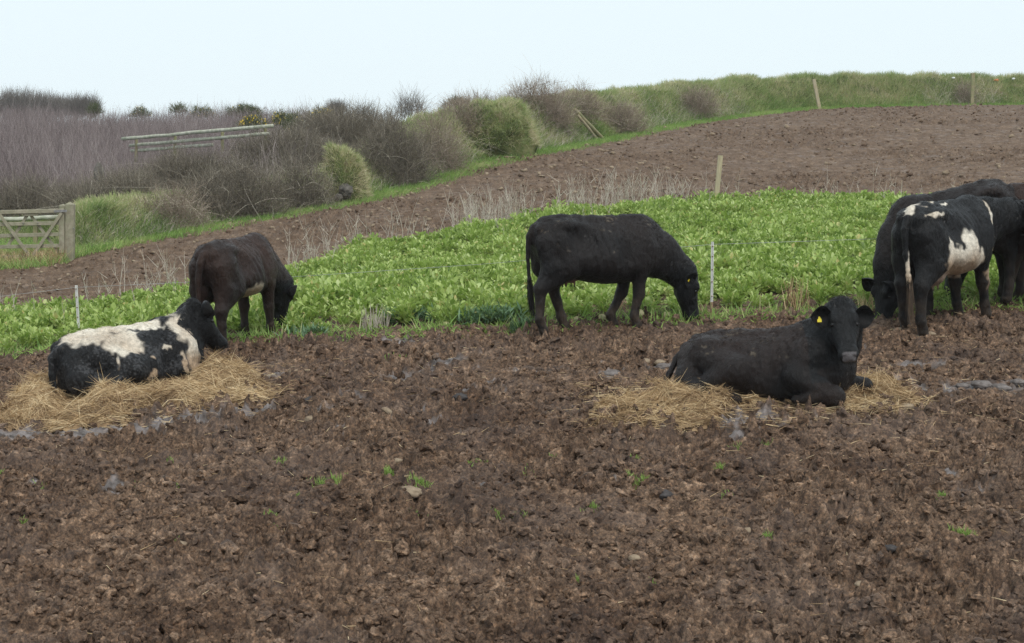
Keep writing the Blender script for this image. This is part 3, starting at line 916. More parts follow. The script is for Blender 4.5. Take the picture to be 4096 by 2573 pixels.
# black-brown heifer seen from behind on the left
make_cow("brown-black cow grazing at the crop edge, seen from behind with tan belly patch", 962, 1366, D2R(71), 'stand',
         dict(p=(1.02, -.14, .60), u=(-.12, .10, -.98), v=(.85, .35, .05), tag=.6, tag_down=(-.2, -.3, -.7)),
         ([(.50, 0, 1.04), (.76, -.03, .84), (.94, -.10, .66), (1.0, -.14, .56)], [.27, .20, .150, .125]),
         four(.17, .17, (.02, -.06, .0, .06)), ([(-.83, 0, 1.20), (-.90, .02, 1.10), (-.915, .05, .85), (-.90, .07, .60), (-.88, .08, .46)], [.05, .045, .036, .03, .028]),
         white=[((-.10, -.24, .60), (.19, .18, .15), 1)], brown=.42, scale=.92, torso=[(a, b, c + .05 * (c < .8), d * .95) for a, b, c, d in STAND], seed=2, mud=.5,
         ear_dirs=[(-.6, .6, .2), (.75, -.35, .55)], udder=((-.45, 0, .64), (.11, .10, .07), (.26, .14, .12)), eartag=(1,), fur_n=36000, switch=.34)
# black and white cow on the right, from behind
WB = [((-.72, .02, 1.30), (.10, .07, .10), 1), ((-.48, -.05, 1.31), (.17, .04, .05), 1), ((-.62, -.19, 1.22), (.11, .05, .03), 1), ((-.05, -.06, 1.28), (.2, .03, .03), 1),
      ((-.12, -.30, .60), (.38, .26, .19), 1), ((-.46, -.28, .66), (.07, .10, .16), 1), ((-.12, -.36, .82), (.10, .12, .20), 1), ((-.43, -.30, .72), (.12, .15, .17), 1), ((.12, -.34, .67), (.15, .16, .14), 1),
      ((-.22, -.36, .72), (.17, .20, .13), 1), ((-.40, -.34, .80), (.07, .14, .15), 1), ((.10, -.36, .94), (.09, .2, .11), -1), ((-.27, -.38, .86), (.05, .12, .10), -1),
      ((.60, -.16, 1.08), (.045, .14, .20), 1), ((.62, -.10, .66), (.05, .14, .22), 1), ((.50, -.20, .55), (.05, .08, .22), 1),
      ((-.95, -.05, .66), (.035, .05, .20), 1), ((-.66, .2, .64), (.05, .08, .06), 1), ((.43, .17, .55), (.09, .12, .14), 1)]
make_cow("black and white cow on the right, seen from behind, with pale belly and tail", 3790, 1292, D2R(49), 'stand',
         dict(p=(1.34, -.24, 1.08), u=(.75, -.25, -.62), v=(.45, -.05, .85)),
         ([(.50, 0, 1.06), (.80, -.06, 1.06), (1.12, -.17, 1.06), (1.28, -.23, 1.04)], [.25, .19, .155, .125]),
         four(.14, .16, (.02, -.14, .08, .10)), ([(-.83, 0, 1.20), (-.905, 0, 1.09), (-.92, -.02, .85), (-.93, -.05, .62), (-.93, -.06, .46)], [.045, .036, .030, .026, .024]),
         white=WB, scale=1.04, seed=3, mud=.6, udder=((-.36, 0, .56), (.17, .15, .12), (.34, .24, .18)), eartag=(), fur_n=39000, switch=.36, switch_col=(.11, .075, .05))
# black cow behind it, head down to the left
make_cow("black cow grazing behind the black and white cow, its lowered head showing on the left", 3830, 1232, D2R(204), 'stand',
         dict(p=(.93, .06, .50), u=(-.12, -.10, -.98), v=(-.80, -.55, .1)),
         ([(.50, 0, 1.04), (.72, .02, .84), (.86, .05, .64), (.90, .06, .50)], [.27, .205, .160, .130]),
         four(.17, .17, (.12, -.1, .05, -.05)), TAIL_DOWN, brown=.12, scale=1.06, seed=4, pitch=D2R(-9), mud=.4, ear_dirs=[(-.3, -.8, .2), (-.88, .1, .45)], eartag=(), fur_n=33000)
# brown-black cow at the edge of the picture
make_cow("brown-black cow mostly hidden at the far edge, behind the black and white cow", 4225, 1222, D2R(160), 'stand',
         dict(p=(1.10, 0, .575), u=(-.16, .02, -.98), v=(-.95, .1, .15)),
         ([(.50, 0, 1.04), (.74, -.05, .84), (.93, -.13, .62), (1.0, -.15, .52)], [.27, .20, .150, .125]),
         four(.17, .17, (.1, -.05, .05, -.05)), TAIL_DOWN, brown=.5, scale=1.07, seed=5, mud=.4, eartag=(), fur_n=22500)
# black cow lying on straw on the right, facing the camera
LR = [([(-.56, -.17, .38), (-.20, -.37, .27), (-.60, -.42, .10), (-.28, -.47, .05), (-.18, -.48, .03)], [.19, .145, .075, .05, .05]),
      ([(-.70, -.14, .34), (-.70, -.30, .18), (-.60, -.42, .10)], [.15, .12, .08]),
      ([(-.56, .17, .38), (-.20, .37, .27), (-.60, .42, .08), (-.28, .47, .05)], [.19, .14, .07, .05]),
      ([(.46, -.19, .44), (.34, -.30, .24), (.70, -.40, .075), (.52, -.42, .045), (.36, -.40, .03)], [.155, .118, .092, .055, .045]),
      ([(.46, .19, .44), (.38, .28, .18), (.82, .26, .10), (.62, .30, .045), (.46, .30, .03)], [.15, .11, .075, .05, .045])]
make_cow("black cow lying on straw facing the camera, yellow tag in one ear", 3080, 1578, D2R(-24), 'lie',
         dict(p=(.70, -.12, .84), s=.99, u=(.03, -.66, -.77), v=(.0, -.77, .64), tag_down=(.05, -.2, -.95)),
         ([(.46, 0, .48), (.62, -.02, .58), (.68, -.04, .72), (.68, -.07, .79)], [.26, .20, .155, .125]),
         LR, ([(-.83, 0, .42), (-.90, -.05, .34), (-.93, -.16, .22), (-.98, -.26, .06)], [.04, .034, .028, .024]),
         brown=.17, seed=6, h=.0125, mud=.3, dusty=.4, pitch=D2R(1), ear_dirs=[(.98, -.05, -.01), (-.98, -.05, -.01)], eartag=(1,), fur_n=42000, switch=.12, scale=1.0, dz=-.03)
# black and white cow lying on straw on the left, seen from behind
WL = [((-.66, -.02, 0.61), (.20, .13, .16), 1), ((-.30, -.02, 0.63), (.45, .10, .12), 1), ((-.52, -.17, 0.54), (.26, .13, .13), 1), ((-.30, -.30, 0.44), (.13, .13, .18), 1), ((-.12, -.20, 0.54), (.16, .13, .10), 1),
      ((-.36, -.36, 0.30), (.05, .1, .12), 1), ((.48, -.10, 0.58), (.15, .30, .16), 1), ((.52, -.26, 0.33), (.12, .16, .30), 1), ((.22, -.05, 0.64), (.3, .07, .08), 1), ((.66, -.08, 0.74), (.09, .10, .14), 1),
      ((.62, -.20, 0.48), (.04, .14, .17), -1), ((.08, -.24, 0.54), (.13, .10, .10), -1), ((-.25, -.36, 0.50), (.05, .07, .06), -1),
      ((-.02, -.38, 0.35), (.05, .05, .04), 1), ((-.05, -.42, 0.14), (.06, .07, .05), 1), ((.36, -.33, 0.29), (.03, .05, .07), 1), ((-.82, -.02, 0.06), (.03, .05, .12), 1), ((.24, -.33, 0.43), (.04, .06, .03), 1)]
WL.append(((.50, -.05, .56), (.11, .20, .09), 1)); WL.append(((-.1, 0, .62), (.6, .10, .07), 1)); WL.append(((-.32, -.26, .47), (.24, .16, .08), 1)); WL.append(((.72, 0, .80), (.20, .30, .17), -1))
LLg = [([(-.56, -.17, .36), (-.20, -.37, .24), (-.60, -.40, .08), (-.28, -.44, .04)], [.19, .14, .07, .05]),
       ([(-.70, -.14, .32), (-.72, -.26, .16), (-.60, -.38, .10)], [.15, .13, .08]),
       ([(-.56, .17, .36), (-.20, .37, .24), (-.60, .40, .08), (-.28, .44, .04)], [.19, .14, .07, .05]),
       ([(.46, -.19, .40), (.40, -.26, .20), (.72, -.24, .08), (.52, -.28, .04)], [.14, .11, .07, .05]),
       ([(.46, .19, .40), (.40, .26, .20), (.72, .24, .08), (.52, .28, .04)], [.14, .11, .07, .05])]
make_cow("black and white cow lying on straw, seen from behind, its black head turned aside", 530, 1548, D2R(43), 'lie',
         dict(p=(.69, -.03, .77), u=(.49, .47, -.73), v=(.5, .4, .74), tag_down=(.0, -.1, -.9)),
         ([(.46, 0, .44), (.61, 0, .50), (.66, -.02, .61), (.68, -.03, .70)], [.24, .165, .115, .09]),
         LLg, ([(-.83, 0, .44), (-.90, -.02, .36), (-.915, -.05, .20), (-.91, -.08, .04)], [.045, .038, .034, .03]),
         white=WL, spots=.22, seed=7, h=.0125, mud=.25, pitch=D2R(-.5), dz=-.02, ear_dirs=[(-.96, .10, .16), (.28, -.42, .86)], eartag=(0,), fur_n=45000, switch=.1, scale=1.0)
# ------------------------------------------------------------------ loose clods of soil
def icosa():
    t = (1 + 5 ** .5) / 2
    v = norm(np.array([(-1, t, 0), (1, t, 0), (-1, -t, 0), (1, -t, 0), (0, -1, t), (0, 1, t), (0, -1, -t), (0, 1, -t), (t, 0, -1), (t, 0, 1), (-t, 0, -1), (-t, 0, 1)], float))
    f = np.array([(0, 11, 5), (0, 5, 1), (0, 1, 7), (0, 7, 10), (0, 10, 11), (1, 5, 9), (5, 11, 4), (11, 10, 2), (10, 7, 6), (7, 1, 8), (3, 9, 4), (3, 4, 2), (3, 2, 6), (3, 6, 8), (3, 8, 9), (4, 9, 5), (2, 4, 11), (6, 2, 10), (8, 6, 7), (9, 8, 1)])
    return v, f
def ico2():
    v, f = icosa(); v = list(v); cache = {}
    def mid(a, b):
        k = (min(a, b), max(a, b))
        if k not in cache: cache[k] = len(v); v.append(norm(v[a] + v[b]))
        return cache[k]
    nf = []
    for a, b, c in f:
        x, y, z = mid(a, b), mid(b, c), mid(c, a)
        nf += [(a, x, z), (b, y, x), (c, z, y), (x, y, z)]
    return np.array(v), np.array(nf)
def scatter_clods(name, x, y, r, mat, sink=.25, squash=(.45, .9), rg=RNG, smooth=True, fine=False):
    v0, f0 = ico2() if fine else icosa(); n = len(x); nv = len(v0)
    ax = norm(rg.normal(size=(n, 5, 3))); am = rg.normal(size=(n, 5)) * .22
    v = v0[None] * (1 + sum(am[:, i, None] * np.sin(3.2 * (v0 @ ax[:, i].T).T + i) for i in range(5))[..., None] + .14 * rg.normal(size=(n, nv, 1)).clip(-1.6, 1.6))
    v = v * np.stack([rg.uniform(.75, 1.3, n), rg.uniform(.75, 1.3, n), rg.uniform(*squash, n)], 1)[:, None]
    a = rg.uniform(0, 6.283, n); ca, sa = np.cos(a)[:, None], np.sin(a)[:, None]
    v = np.stack([v[..., 0] * ca - v[..., 1] * sa, v[..., 0] * sa + v[..., 1] * ca, v[..., 2]], -1) * r[:, None, None]
    p = np.c_[x, y, gz(x, y) + r * (.4 - sink)]
    v = (v + p[:, None]).reshape(-1, 3)
    f = (f0[None] + (np.arange(n) * nv)[:, None, None]).reshape(-1, 3)
    m = masks(x, y)
    rep = lambda q: np.repeat(q, nv)
    o = mk(name, v, f, mat, smooth=smooth, attrs={"dry": rep(m[1]), "grass": rep(0 * m[2]), "wet": rep(m[3] * .6), "scrub": rep(0 * x), "tint": rep(rg.random(n))})
    return o
n = 34000
Yc = 9.7 + (22.5 - 9.7) * RNG.random(n) ** 1.25; Xc = RNG.uniform(-.335, .335, n) * Yc
mk_ = masks(Xc, Yc)
dens = .35 + .65 * sstep(-.3, .4, n2(Xc * .9 + 3, Yc * .9)) 
k = (mk_[0] < .3) & (RNG.random(n) < dens) & (mk_[3] < .35 + .6 * (RNG.random(n) < .12))
Xc, Yc = Xc[k], Yc[k]
rr = np.clip(np.exp(RNG.normal(-3.95, .42, len(Xc))), .009, .048)
scatter_clods("soil_clods", Xc, Yc, rr, M["soil"], sink=.45, squash=(.7, 1.15), smooth=False, fine=True)["kind"] = "stuff"
n = 48000
Yc = 26 + 58 * RNG.random(n) ** 1.3; Xc = RNG.uniform(-.34, .34, n) * Yc
mk_ = masks(Xc, Yc); k = (mk_[1] > .7) & (mk_[2] < .2) & (RNG.random(n) < .15 + .85 * sstep(-.3, .45, n2(Xc * .16 + 8, Yc * .42)))
Xc, Yc = Xc[k], Yc[k]
rr = np.clip(np.exp(RNG.normal(-3.95, .5, len(Xc))) * (Yc / 40) ** .5, .012, .10)
scatter_clods("field_clods", Xc, Yc, rr, M["soil"])["kind"] = "stuff"
# small pale stones and chips in the far field
n = 2600
Yc = 25 + 45 * RNG.random(n) ** 1.5; Xc = RNG.uniform(-.34, .34, n) * Yc
mk_ = masks(Xc, Yc); k = (mk_[1] > .6) & (mk_[2] < .3) & (RNG.random(n) < sstep(9, -4, Xc) * .8 + .2)
Xc, Yc = Xc[k], Yc[k]
scatter_clods("field_pebbles", Xc, Yc, RNG.uniform(.02, .065, len(Xc)) * (Yc / 36), M["stone"], sink=.1)["kind"] = "stuff"

# ------------------------------------------------------------------ leafy fodder crop
def build_crop():
    n = 18000
    x = RNG.uniform(-14, 17, n); y = RNG.uniform(18.5, 46, n)
    e = .28 * n2(x * 1.4, y * 1.4)
    k = (y > ynear(x) + .30 + e) & (y < yfar(x) - .2 + e) & (np.abs(x / y) < .345) & (n2(x * 1.0 + 2, y * 1.0) + .5 * n2(x * 2.6, y * 2.6 + 4) > -.42)
    x, y = x[k], y[k]; n = len(x)
    size = np.clip(RNG.normal(1, .2, n), .55, 1.5) * (1 + .55 * n2(x * .6, y * .6) + .25 * n2(x * 1.9, y * 1.9)) * (1 - .25 * sstep(.9, 0, y - ynear(x)))
    z = G(x, y) - .02
    nl = 88
    P = np.repeat(np.c_[x, y, z], nl, 0); sz = np.repeat(size, nl); N = len(P)
    az = RNG.uniform(0, 6.283, N); el = np.clip(RNG.normal(1.05, .30, N), .35, 1.55)
    out = np.stack([np.cos(az), np.sin(az), 0 * az], 1)
    D = out * np.cos(el)[:, None] + np.array([0, 0, 1]) * np.sin(el)[:, None]
    P = P + D * (sz * RNG.uniform(.02, .21, N))[:, None]
    L = np.sqrt(sz) * RNG.uniform(.036, .078, N)
    D = norm(D + out * RNG.uniform(-.1, .6, N)[:, None] + .25 * RNG.normal(size=(N, 3)))
    bend = (out * .3 - np.array([0, 0, .6])) * (L * RNG.uniform(.2, .9, N))[:, None]
    pt = np.repeat(RNG.normal(0, .12, n) + .16 * n2(x * .5 + 9, y * .5), nl)
    t = np.clip(.44 + pt + RNG.normal(0, .22, N), 0, .97)
    t[RNG.random(N) < .02] = 1.0
    W = L * RNG.uniform(.28, .42, N)
    v, q, a = strands(P, D, L, W, 2, bend, 'leaf', prof=[.3, 1.0, .35], tint=t, fold=.42)
    o = mk("leafy_crop", v, q, M["leaf"], attrs={"tint": a}); o["kind"] = "stuff"
    o["label"] = "bright green strip of leafy fodder crop"
build_crop()

def tufts(name, x, y, per, L, W, mat, lean=.35, droop=.5, tint=None, spread=.04, zf=None, segs=3, rng=RNG):
    x = np.repeat(x, per) ; y = np.repeat(y, per); n = len(x)
    x = x + rng.normal(0, spread, n); y = y + rng.normal(0, spread, n)
    z = (gz(x, y) if zf is None else zf(x, y)) - .01
    d = np.c_[rng.normal(0, lean, (n, 2)), np.ones(n)]
    l = rng.uniform(*L, n)
    b = np.c_[d[:, :2] * .6 + rng.normal(0, .2, (n, 2)), -np.abs(rng.normal(droop, droop * .5, n))] * l[:, None] * .6
    v, q, a = strands(np.c_[x, y, z], d, l, rng.uniform(*W, n), segs, b, 0, tint=tint if tint is None else np.repeat(tint, per), rng=rng)
    o = mk(name, v, q, mat, attrs={"tint": a}); o["kind"] = "stuff"
    return o
def along_near(n, a, b, x0=-9, x1=10):
    x = RNG.uniform(x0, x1, n); return x, ynear(x) + RNG.uniform(a, b, n)
# coarse grass and pale stalks fringing the crop
x, y = along_near(800, -.30, .5); k = RNG.random(800) < .30 + .7 * sstep(-.1, .4, n2(x * .8 + 4, y * .8)); x, y = x[k], y[k]
tufts("edge_grass", x, y, 7, (.06, .24), (.004, .008), M["verge"], .5, .8, spread=.06)
x, y = along_near(1500, -.5, .30)
tufts("edge_clover", x, y, 8, (.03, .09), (.006, .013), M["sprout"], 1.0, .5, spread=.06)
# dead stalks standing along the far side of the crop
def stalk_clump(xs, ys, n, h, name="dead_stalks"):
    i = RNG.integers(0, len(xs), n)
    x = xs[i] + RNG.normal(0, .22, n); y = ys[i] + RNG.normal(0, .22, n)
    d = np.c_[RNG.normal(0, .17, (n, 2)), np.ones(n)]; l = h[0] + (h[1] - h[0]) * RNG.random(n) ** 1.6
    P = np.c_[x, y, G(x, y) - .02]
    v, q, a = strands(P, d, l, .0075, 3, np.c_[RNG.normal(0, .14, (n, 2)), np.zeros(n)] * l[:, None], 3)
    mb = MB(); mb.add(v, q, a=a)
    m = n * 3; j = RNG.integers(0, n, m); t = RNG.uniform(.3, .85, m)
    d2 = np.c_[RNG.normal(0, .6, (m, 2)), np.ones(m)]
    v, q, a = strands(P[j] + norm(d[j]) * (l[j] * t)[:, None], d2, l[j] * RNG.uniform(.15, .4, m), .0055, 2, None, 3); mb.add(v, q, a=a)
    o = mb.build(name, M["stalk"]); o["kind"] = "stuff"
cl = [(560, 1150, 8, .8), (690, 1130, 8, .7), (620, 1140, 5, .5), (1170, 1050, 8, .75), (1240, 1045, 12, .8), (1300, 1040, 10, .8), (1400, 1025, 16, 1.05), (1580, 950, 20, .95), (1850, 950, 26, .75), (1920, 940, 30, .75), (2000, 935, 28, .7), (2050, 910, 20, .7),
      (2270, 850, 22, .75), (2340, 845, 26, .75), (2420, 840, 26, .75), (2500, 835, 30, 1.0), (2560, 835, 14, .7), (2700, 825, 14, .6), (2900, 800, 8, .6), (3480, 780, 5, 1.0), (3330, 780, 5, .7), (2650, 860, 20, .6)]
ax, ay = [], []
mbx = []
for px, py, n, h in cl:
    x = at(px, py, 30)[0] / 30
    ys = np.linspace(24, 46, 200); yy = ys[np.argmin(np.abs(yfar(x * ys) - ys))]
    ax += [x * yy] * n; ay += [yy + .1] * n
ax, ay = np.array(ax), np.array(ay)
stalk_clump(ax, ay, 430, (.25, 1.0))
xs = RNG.uniform(-8, 14, 300); stalk_clump(xs, yfar(xs) - RNG.uniform(-.8, 6, 300) * RNG.random(300), 130, (.3, .7), "crop_stalks")
# pale dead clumps at the near edge, grey-green weeds
def place(px, py): return gp(px, py)
def clump(label, name, px, py, n, L, W, mat, lean, droop, cat, group=None, r=.1, sides=0):
    g = place(px, py); rg = np.random.default_rng(int(px * 7 + py))
    P = np.c_[rg.normal(0, r, n).clip(-1.8 * r, 1.8 * r), rg.normal(0, r * .7, n).clip(-1.3 * r, 1.3 * r), np.zeros(n)]
    P[:, 2] = gz(P[:, 0] + g[0], P[:, 1] + g[1]) - g[2] - .01
    d = np.c_[rg.normal(0, lean, (n, 2)), np.ones(n)]; l = rg.uniform(*L, n)
    b = np.c_[d[:, :2] * .5, -np.abs(rg.normal(droop, .3 * droop + .01, n))] * l[:, None] * .6
    v, q, a = strands(P, d, l, rg.uniform(*W, n), 3, b, sides, rng=rg)
    mb = MB(); mb.add(v, q, a=a)
    o = mb.build(name, mat); o.location = g
    tag(o, label, cat, group); return o
clump("clump of pale dead stems behind the cow lying on the right", "dry_clump", 3185, 1235, 46, (.18, .42), (.005, .009), M["straw"], .16, .1, "dead plant", "pale dead clumps at the crop edge", .07, 3)
clump("clump of pale dead stems in front of the crop, left of the grey-green weeds", "dry_clump", 1495, 1315, 50, (.16, .34), (.004, .007), M["stalk"], .2, .15, "dead plant", "pale dead clumps at the crop edge", .09, 3)
clump("pale dead clump beside the head of the cow grazing behind the black and white one", "dry_clump", 3455, 1240, 24, (.12, .28), (.005, .008), M["straw"], .25, .2, "dead plant", "pale dead clumps at the crop edge", .06, 3)
def weed(label, px, py, w, hgt, n):
    g = place(px, py); rg = np.random.default_rng(int(px))
    P = np.c_[rg.normal(0, w * .42, n).clip(-w * .85, w * .85), rg.normal(0, w * .25, n).clip(-w * .4, w * .4), rg.uniform(0, hgt * .5, n)]
    P[:, 2] += gz(P[:, 0] + g[0], P[:, 1] + g[1]) - g[2]
    d = np.c_[rg.normal(0, .8, (n, 2)), rg.uniform(.3, 1.2, n)]
    l = rg.uniform(.06, .16, n)
    v, q, a = strands(P, d, l, rg.uniform(.008, .016, n), 3, np.c_[np.zeros((n, 2)), -l * .4], 'leaf', prof=[.3, 1, .7, .1], rng=rg)
    mb = MB(); mb.add(v, q, a=a)
    o = mb.build("thistle_weed", M["weed"]); o.location = g
    tag(o, label, "weed", "grey-green weeds at the near crop edge")
weed("grey-green feathery weed patch left of the pale turnip by the crop", 1640, 1290, .33, .26, 420)
weed("wide grey-green weed patch just left of the grazing black cow's hind legs", 1960, 1290, .42, .26, 620)
weed("low grey-green weed patch right of the left grazing cow's muzzle", 1210, 1345, .30, .10, 260)
weed("low grey-green weed at the foot of the grazing black cow's hind legs", 2085, 1315, .16, .10, 120)
# young grass sprouting in the mud
SP = [(1310, 1930, 70, 40), (1680, 1930, 55, 30), (2110, 1900, 65, 16), (1650, 1955, 30, 16), (2545, 1920, 45, 30), (1560, 1900, 30, 30), (2365, 2030, 35, 22), (1690, 2060, 45, 12), (2075, 2075, 30, 16), (1995, 2070, 30, 14),
      (2950, 1785, 26, 34), (3070, 1780, 22, 26), (2870, 1890, 26, 34), (3770, 2010, 22, 24), (3850, 2120, 48, 34), (2200, 1830, 40, 14), (1910, 1845, 45, 16), (2550, 1830, 30, 16), (680, 1845, 18, 20), (655, 1820, 10, 14), (730, 1935, 30, 14),
      (155, 1940, 25, 18), (400, 1960, 28, 14), (550, 1940, 30, 12), (5, 1910, 18, 18), (90, 2085, 12, 24), (1080, 2085, 26, 22), (1105, 2115, 14, 14), (1190, 2145, 14, 14), (2610, 2320, 18, 18), (2310, 2310, 10, 16), (3070, 2150, 26, 30),
      (1590, 1435, 60, 14), (1545, 1440, 30, 10), (1850, 1360, 40, 8), (2890, 1970, 45, 12), (3740, 1700, 12, 12), (1120, 1840, 40, 20), (1420, 1345, 60, 8), (700, 2170, 20, 10), (1200, 2000, 20, 12)]
sx, sy, sl = [], [], []
for px, py, w, hh in SP:
    g = gp(px, py); k = int(4 + w * hh / 70)
    sx += list(g[0] + RNG.normal(0, w / 620 * .5, k)); sy += list(g[1] + RNG.normal(0, w / 620 * .45, k)); sl += [hh] * k
sx, sy, sl = map(np.array, (sx, sy, sl)); per = 4
x = np.repeat(sx, per) + RNG.normal(0, .008, len(sx) * per); y = np.repeat(sy, per) + RNG.normal(0, .008, len(sx) * per)
l = np.repeat(sl, per) / 620 * RNG.uniform(.4, 1.2, len(x)) + .008
d = np.c_[RNG.normal(0, .45, (len(x), 2)), np.ones(len(x))]
v, q, a = strands(np.c_[x, y, gz(x, y)], d, l, .0042, 3, np.c_[d[:, :2] * .5, -np.ones(len(x)) * .4] * l[:, None] * .5)
mk("grass_sprouts", v, q, M["sprout"], attrs={"tint": a})["kind"] = "stuff"
# stray bits of straw and stalk trodden into the mud
n = 2600
y = 9.8 + 12 * RNG.random(n) ** .8; x = RNG.uniform(-.33, .33, n) * y
k = (y < ynear(x) + .2) & (RNG.random(n) < .25 + .75 * sstep(12, 18, y)); x, y = x[k], y[k]; n = len(x)
a_ = RNG.uniform(0, 6.283, n); d = np.c_[np.cos(a_), np.sin(a_), RNG.normal(.05, .2, n)]
v, q, a = strands(np.c_[x, y, gz(x, y) + .012], d, RNG.uniform(.03, .14, n), .0035, 2, RNG.normal(0, .02, (n, 3)), 3, tint=RNG.random(n) ** .7)
mk("straw_litter", v, q, M["straw"], attrs={"tint": a})["kind"] = "stuff"

# ------------------------------------------------------------------ straw beds under the lying cattle
def straw_bed(label, px, py, blobs, n, seed):
    """blobs: photo pixel centre, half sizes in pixels, height in metres."""
    rg = np.random.default_rng(seed)
    B = []
    for bx, by, hx, hy, h in blobs:
        c = gp(bx, by); a = gp(bx + hx, by); b = gp(bx, by - hy)
        B.append((c[0], c[1], abs(a[0] - c[0]), abs(b[1] - c[1]), h))
    def hgt(x, y):
        w = 0 * x
        wob = 1 + .45 * n2(x * 2.6 + seed, y * 2.6) + .4 * n2(x * 7, y * 7 + seed)
        for cx, cy, rx, ry, h in B:
            r = np.sqrt(((x - cx) / rx) ** 2 + ((y - cy) / ry) ** 2) * wob
            w = np.maximum(w, h * np.clip(1 - r * r, -.2, 1))
        return w * (1 + .55 * n2(x * 5 + 2, y * 5)) + .05 * n2(x * 9, y * 9 + 3) * (w > 0) + .02 * n2(x * 23, y * 23)
    lo = np.array([min(b[0] - b[2] for b in B), min(b[1] - b[3] for b in B)]) - .1
    hi = np.array([max(b[0] + b[2] for b in B), max(b[1] + b[3] for b in B)]) + .1
    o0 = gp(px, py)
    nx, ny = int((hi[0] - lo[0]) / .025), int((hi[1] - lo[1]) / .025)
    gx, gy = np.meshgrid(np.linspace(lo[0], hi[0], nx), np.linspace(lo[1], hi[1], ny), indexing='ij')
    gx, gy = gx.ravel(), gy.ravel()
    h = hgt(gx, gy); z = G(gx, gy) + h - .03
    i = (np.arange(nx - 1)[:, None] * ny + np.arange(ny - 1)[None]).ravel()
    q = np.stack([i, i + ny, i + ny + 1, i + 1], 1)
    q = q[(h[q] > .02).any(1)]
    mb = MB(); mb.add(np.c_[gx, gy, z] - o0, q, a=np.clip(.2 + .25 * n2(gx * 9, gy * 9), 0, 1))
    x = rg.uniform(lo[0], hi[0], n * 4); y = rg.uniform(lo[1], hi[1], n * 4); hh = hgt(x, y)
    k = np.where(hh > .012)[0][:n]; x, y, hh = x[k], y[k], hh[k]; m = len(x)
    th = 2.4 * n2(x * 1.7 + seed, y * 1.7) + rg.normal(0, .6, m) + np.where(rg.random(m) < .5, 0, math.pi)
    L = rg.uniform(.04, .19, m)
    ex = .04; sx_ = (hgt(x + ex, y) - hgt(x - ex, y)) / .08 + .08 * 0; sy_ = (hgt(x, y + ex) - hgt(x, y - ex)) / .08
    d = np.c_[np.cos(th), np.sin(th), np.clip(np.cos(th) * sx_ + np.sin(th) * sy_, -.8, .8) + rg.normal(.03, .13, m)]
    P = np.c_[x, y, G(x, y) + hh - .02 + rg.uniform(0, .035, m)]
    bend = np.c_[rg.normal(0, .3, (m, 2)), -np.abs(rg.normal(.12, .12, m))] * L[:, None]
    t = np.clip(.52 + .42 * n2(x * 2.6 + 5, y * 2.6) + .30 * n2(x * 8 + 5, y * 8) + rg.normal(0, .2, m), 0, 1)
    v, q, a = strands(P, d, L, rg.uniform(.0018, .0036, m), 3, bend, 0, tint=t, rng=rg)
    mb.add(v - o0, q, a=a)
    # loose stems trodden in round about
    m = n // 14; j = rg.integers(0, len(x), m)
    x2 = x[j] + rg.normal(0, .28, m); y2 = y[j] + rg.normal(0, .28, m); a2 = rg.uniform(0, 6.283, m)
    v, q, a = strands(np.c_[x2, y2, gz(x2, y2) + .012], np.c_[np.cos(a2), np.sin(a2), rg.normal(.03, .15, m)], rg.uniform(.04, .18, m), .003, 2, rg.normal(0, .02, (m, 3)), 0, tint=rg.random(m), rng=rg)
    mb.add(v - o0, q, a=a)
    # stray upright stems
    m = 90; j = rg.integers(0, len(x), m)
    d = np.c_[rg.normal(0, .7, (m, 2)), np.ones(m)]
    v, q, a = strands(P[j], d, rg.uniform(.08, .26, m), .0038, 3, np.c_[rg.normal(0, .06, (m, 2)), np.zeros(m)], 3, tint=rg.uniform(.6, 1, m), rng=rg)
    mb.add(v - o0, q, a=a)
    o = mb.build("straw_bed", M["straw"]); o.location = o0
    tag(o, label, "straw")
straw_bed("heap of trampled straw under the black and white lying cow", 540, 1620,
          [(165, 1600, 115, 80, .15), (150, 1665, 110, 30, .12), (410, 1640, 130, 36, .17), (560, 1625, 140, 34, .11), (720, 1600, 170, 36, .13), (885, 1535, 105, 44, .20), (975, 1560, 75, 28, .07), (560, 1570, 330, 70, .05), (330, 1680, 180, 24, .08), (880, 1590, 190, 26, .08)], 34000, 11)
straw_bed("flatter bed of straw under the black cow lying down facing the camera", 3000, 1620,
          [(2490, 1655, 130, 45, .08), (2700, 1630, 190, 52, .13), (2840, 1598, 110, 34, .12), (3040, 1596, 170, 20, .06), (3330, 1632, 150, 22, .05), (3500, 1570, 140, 50, .08), (3390, 1600, 170, 40, .05), (2690, 1690, 150, 22, .05)], 26000, 12)
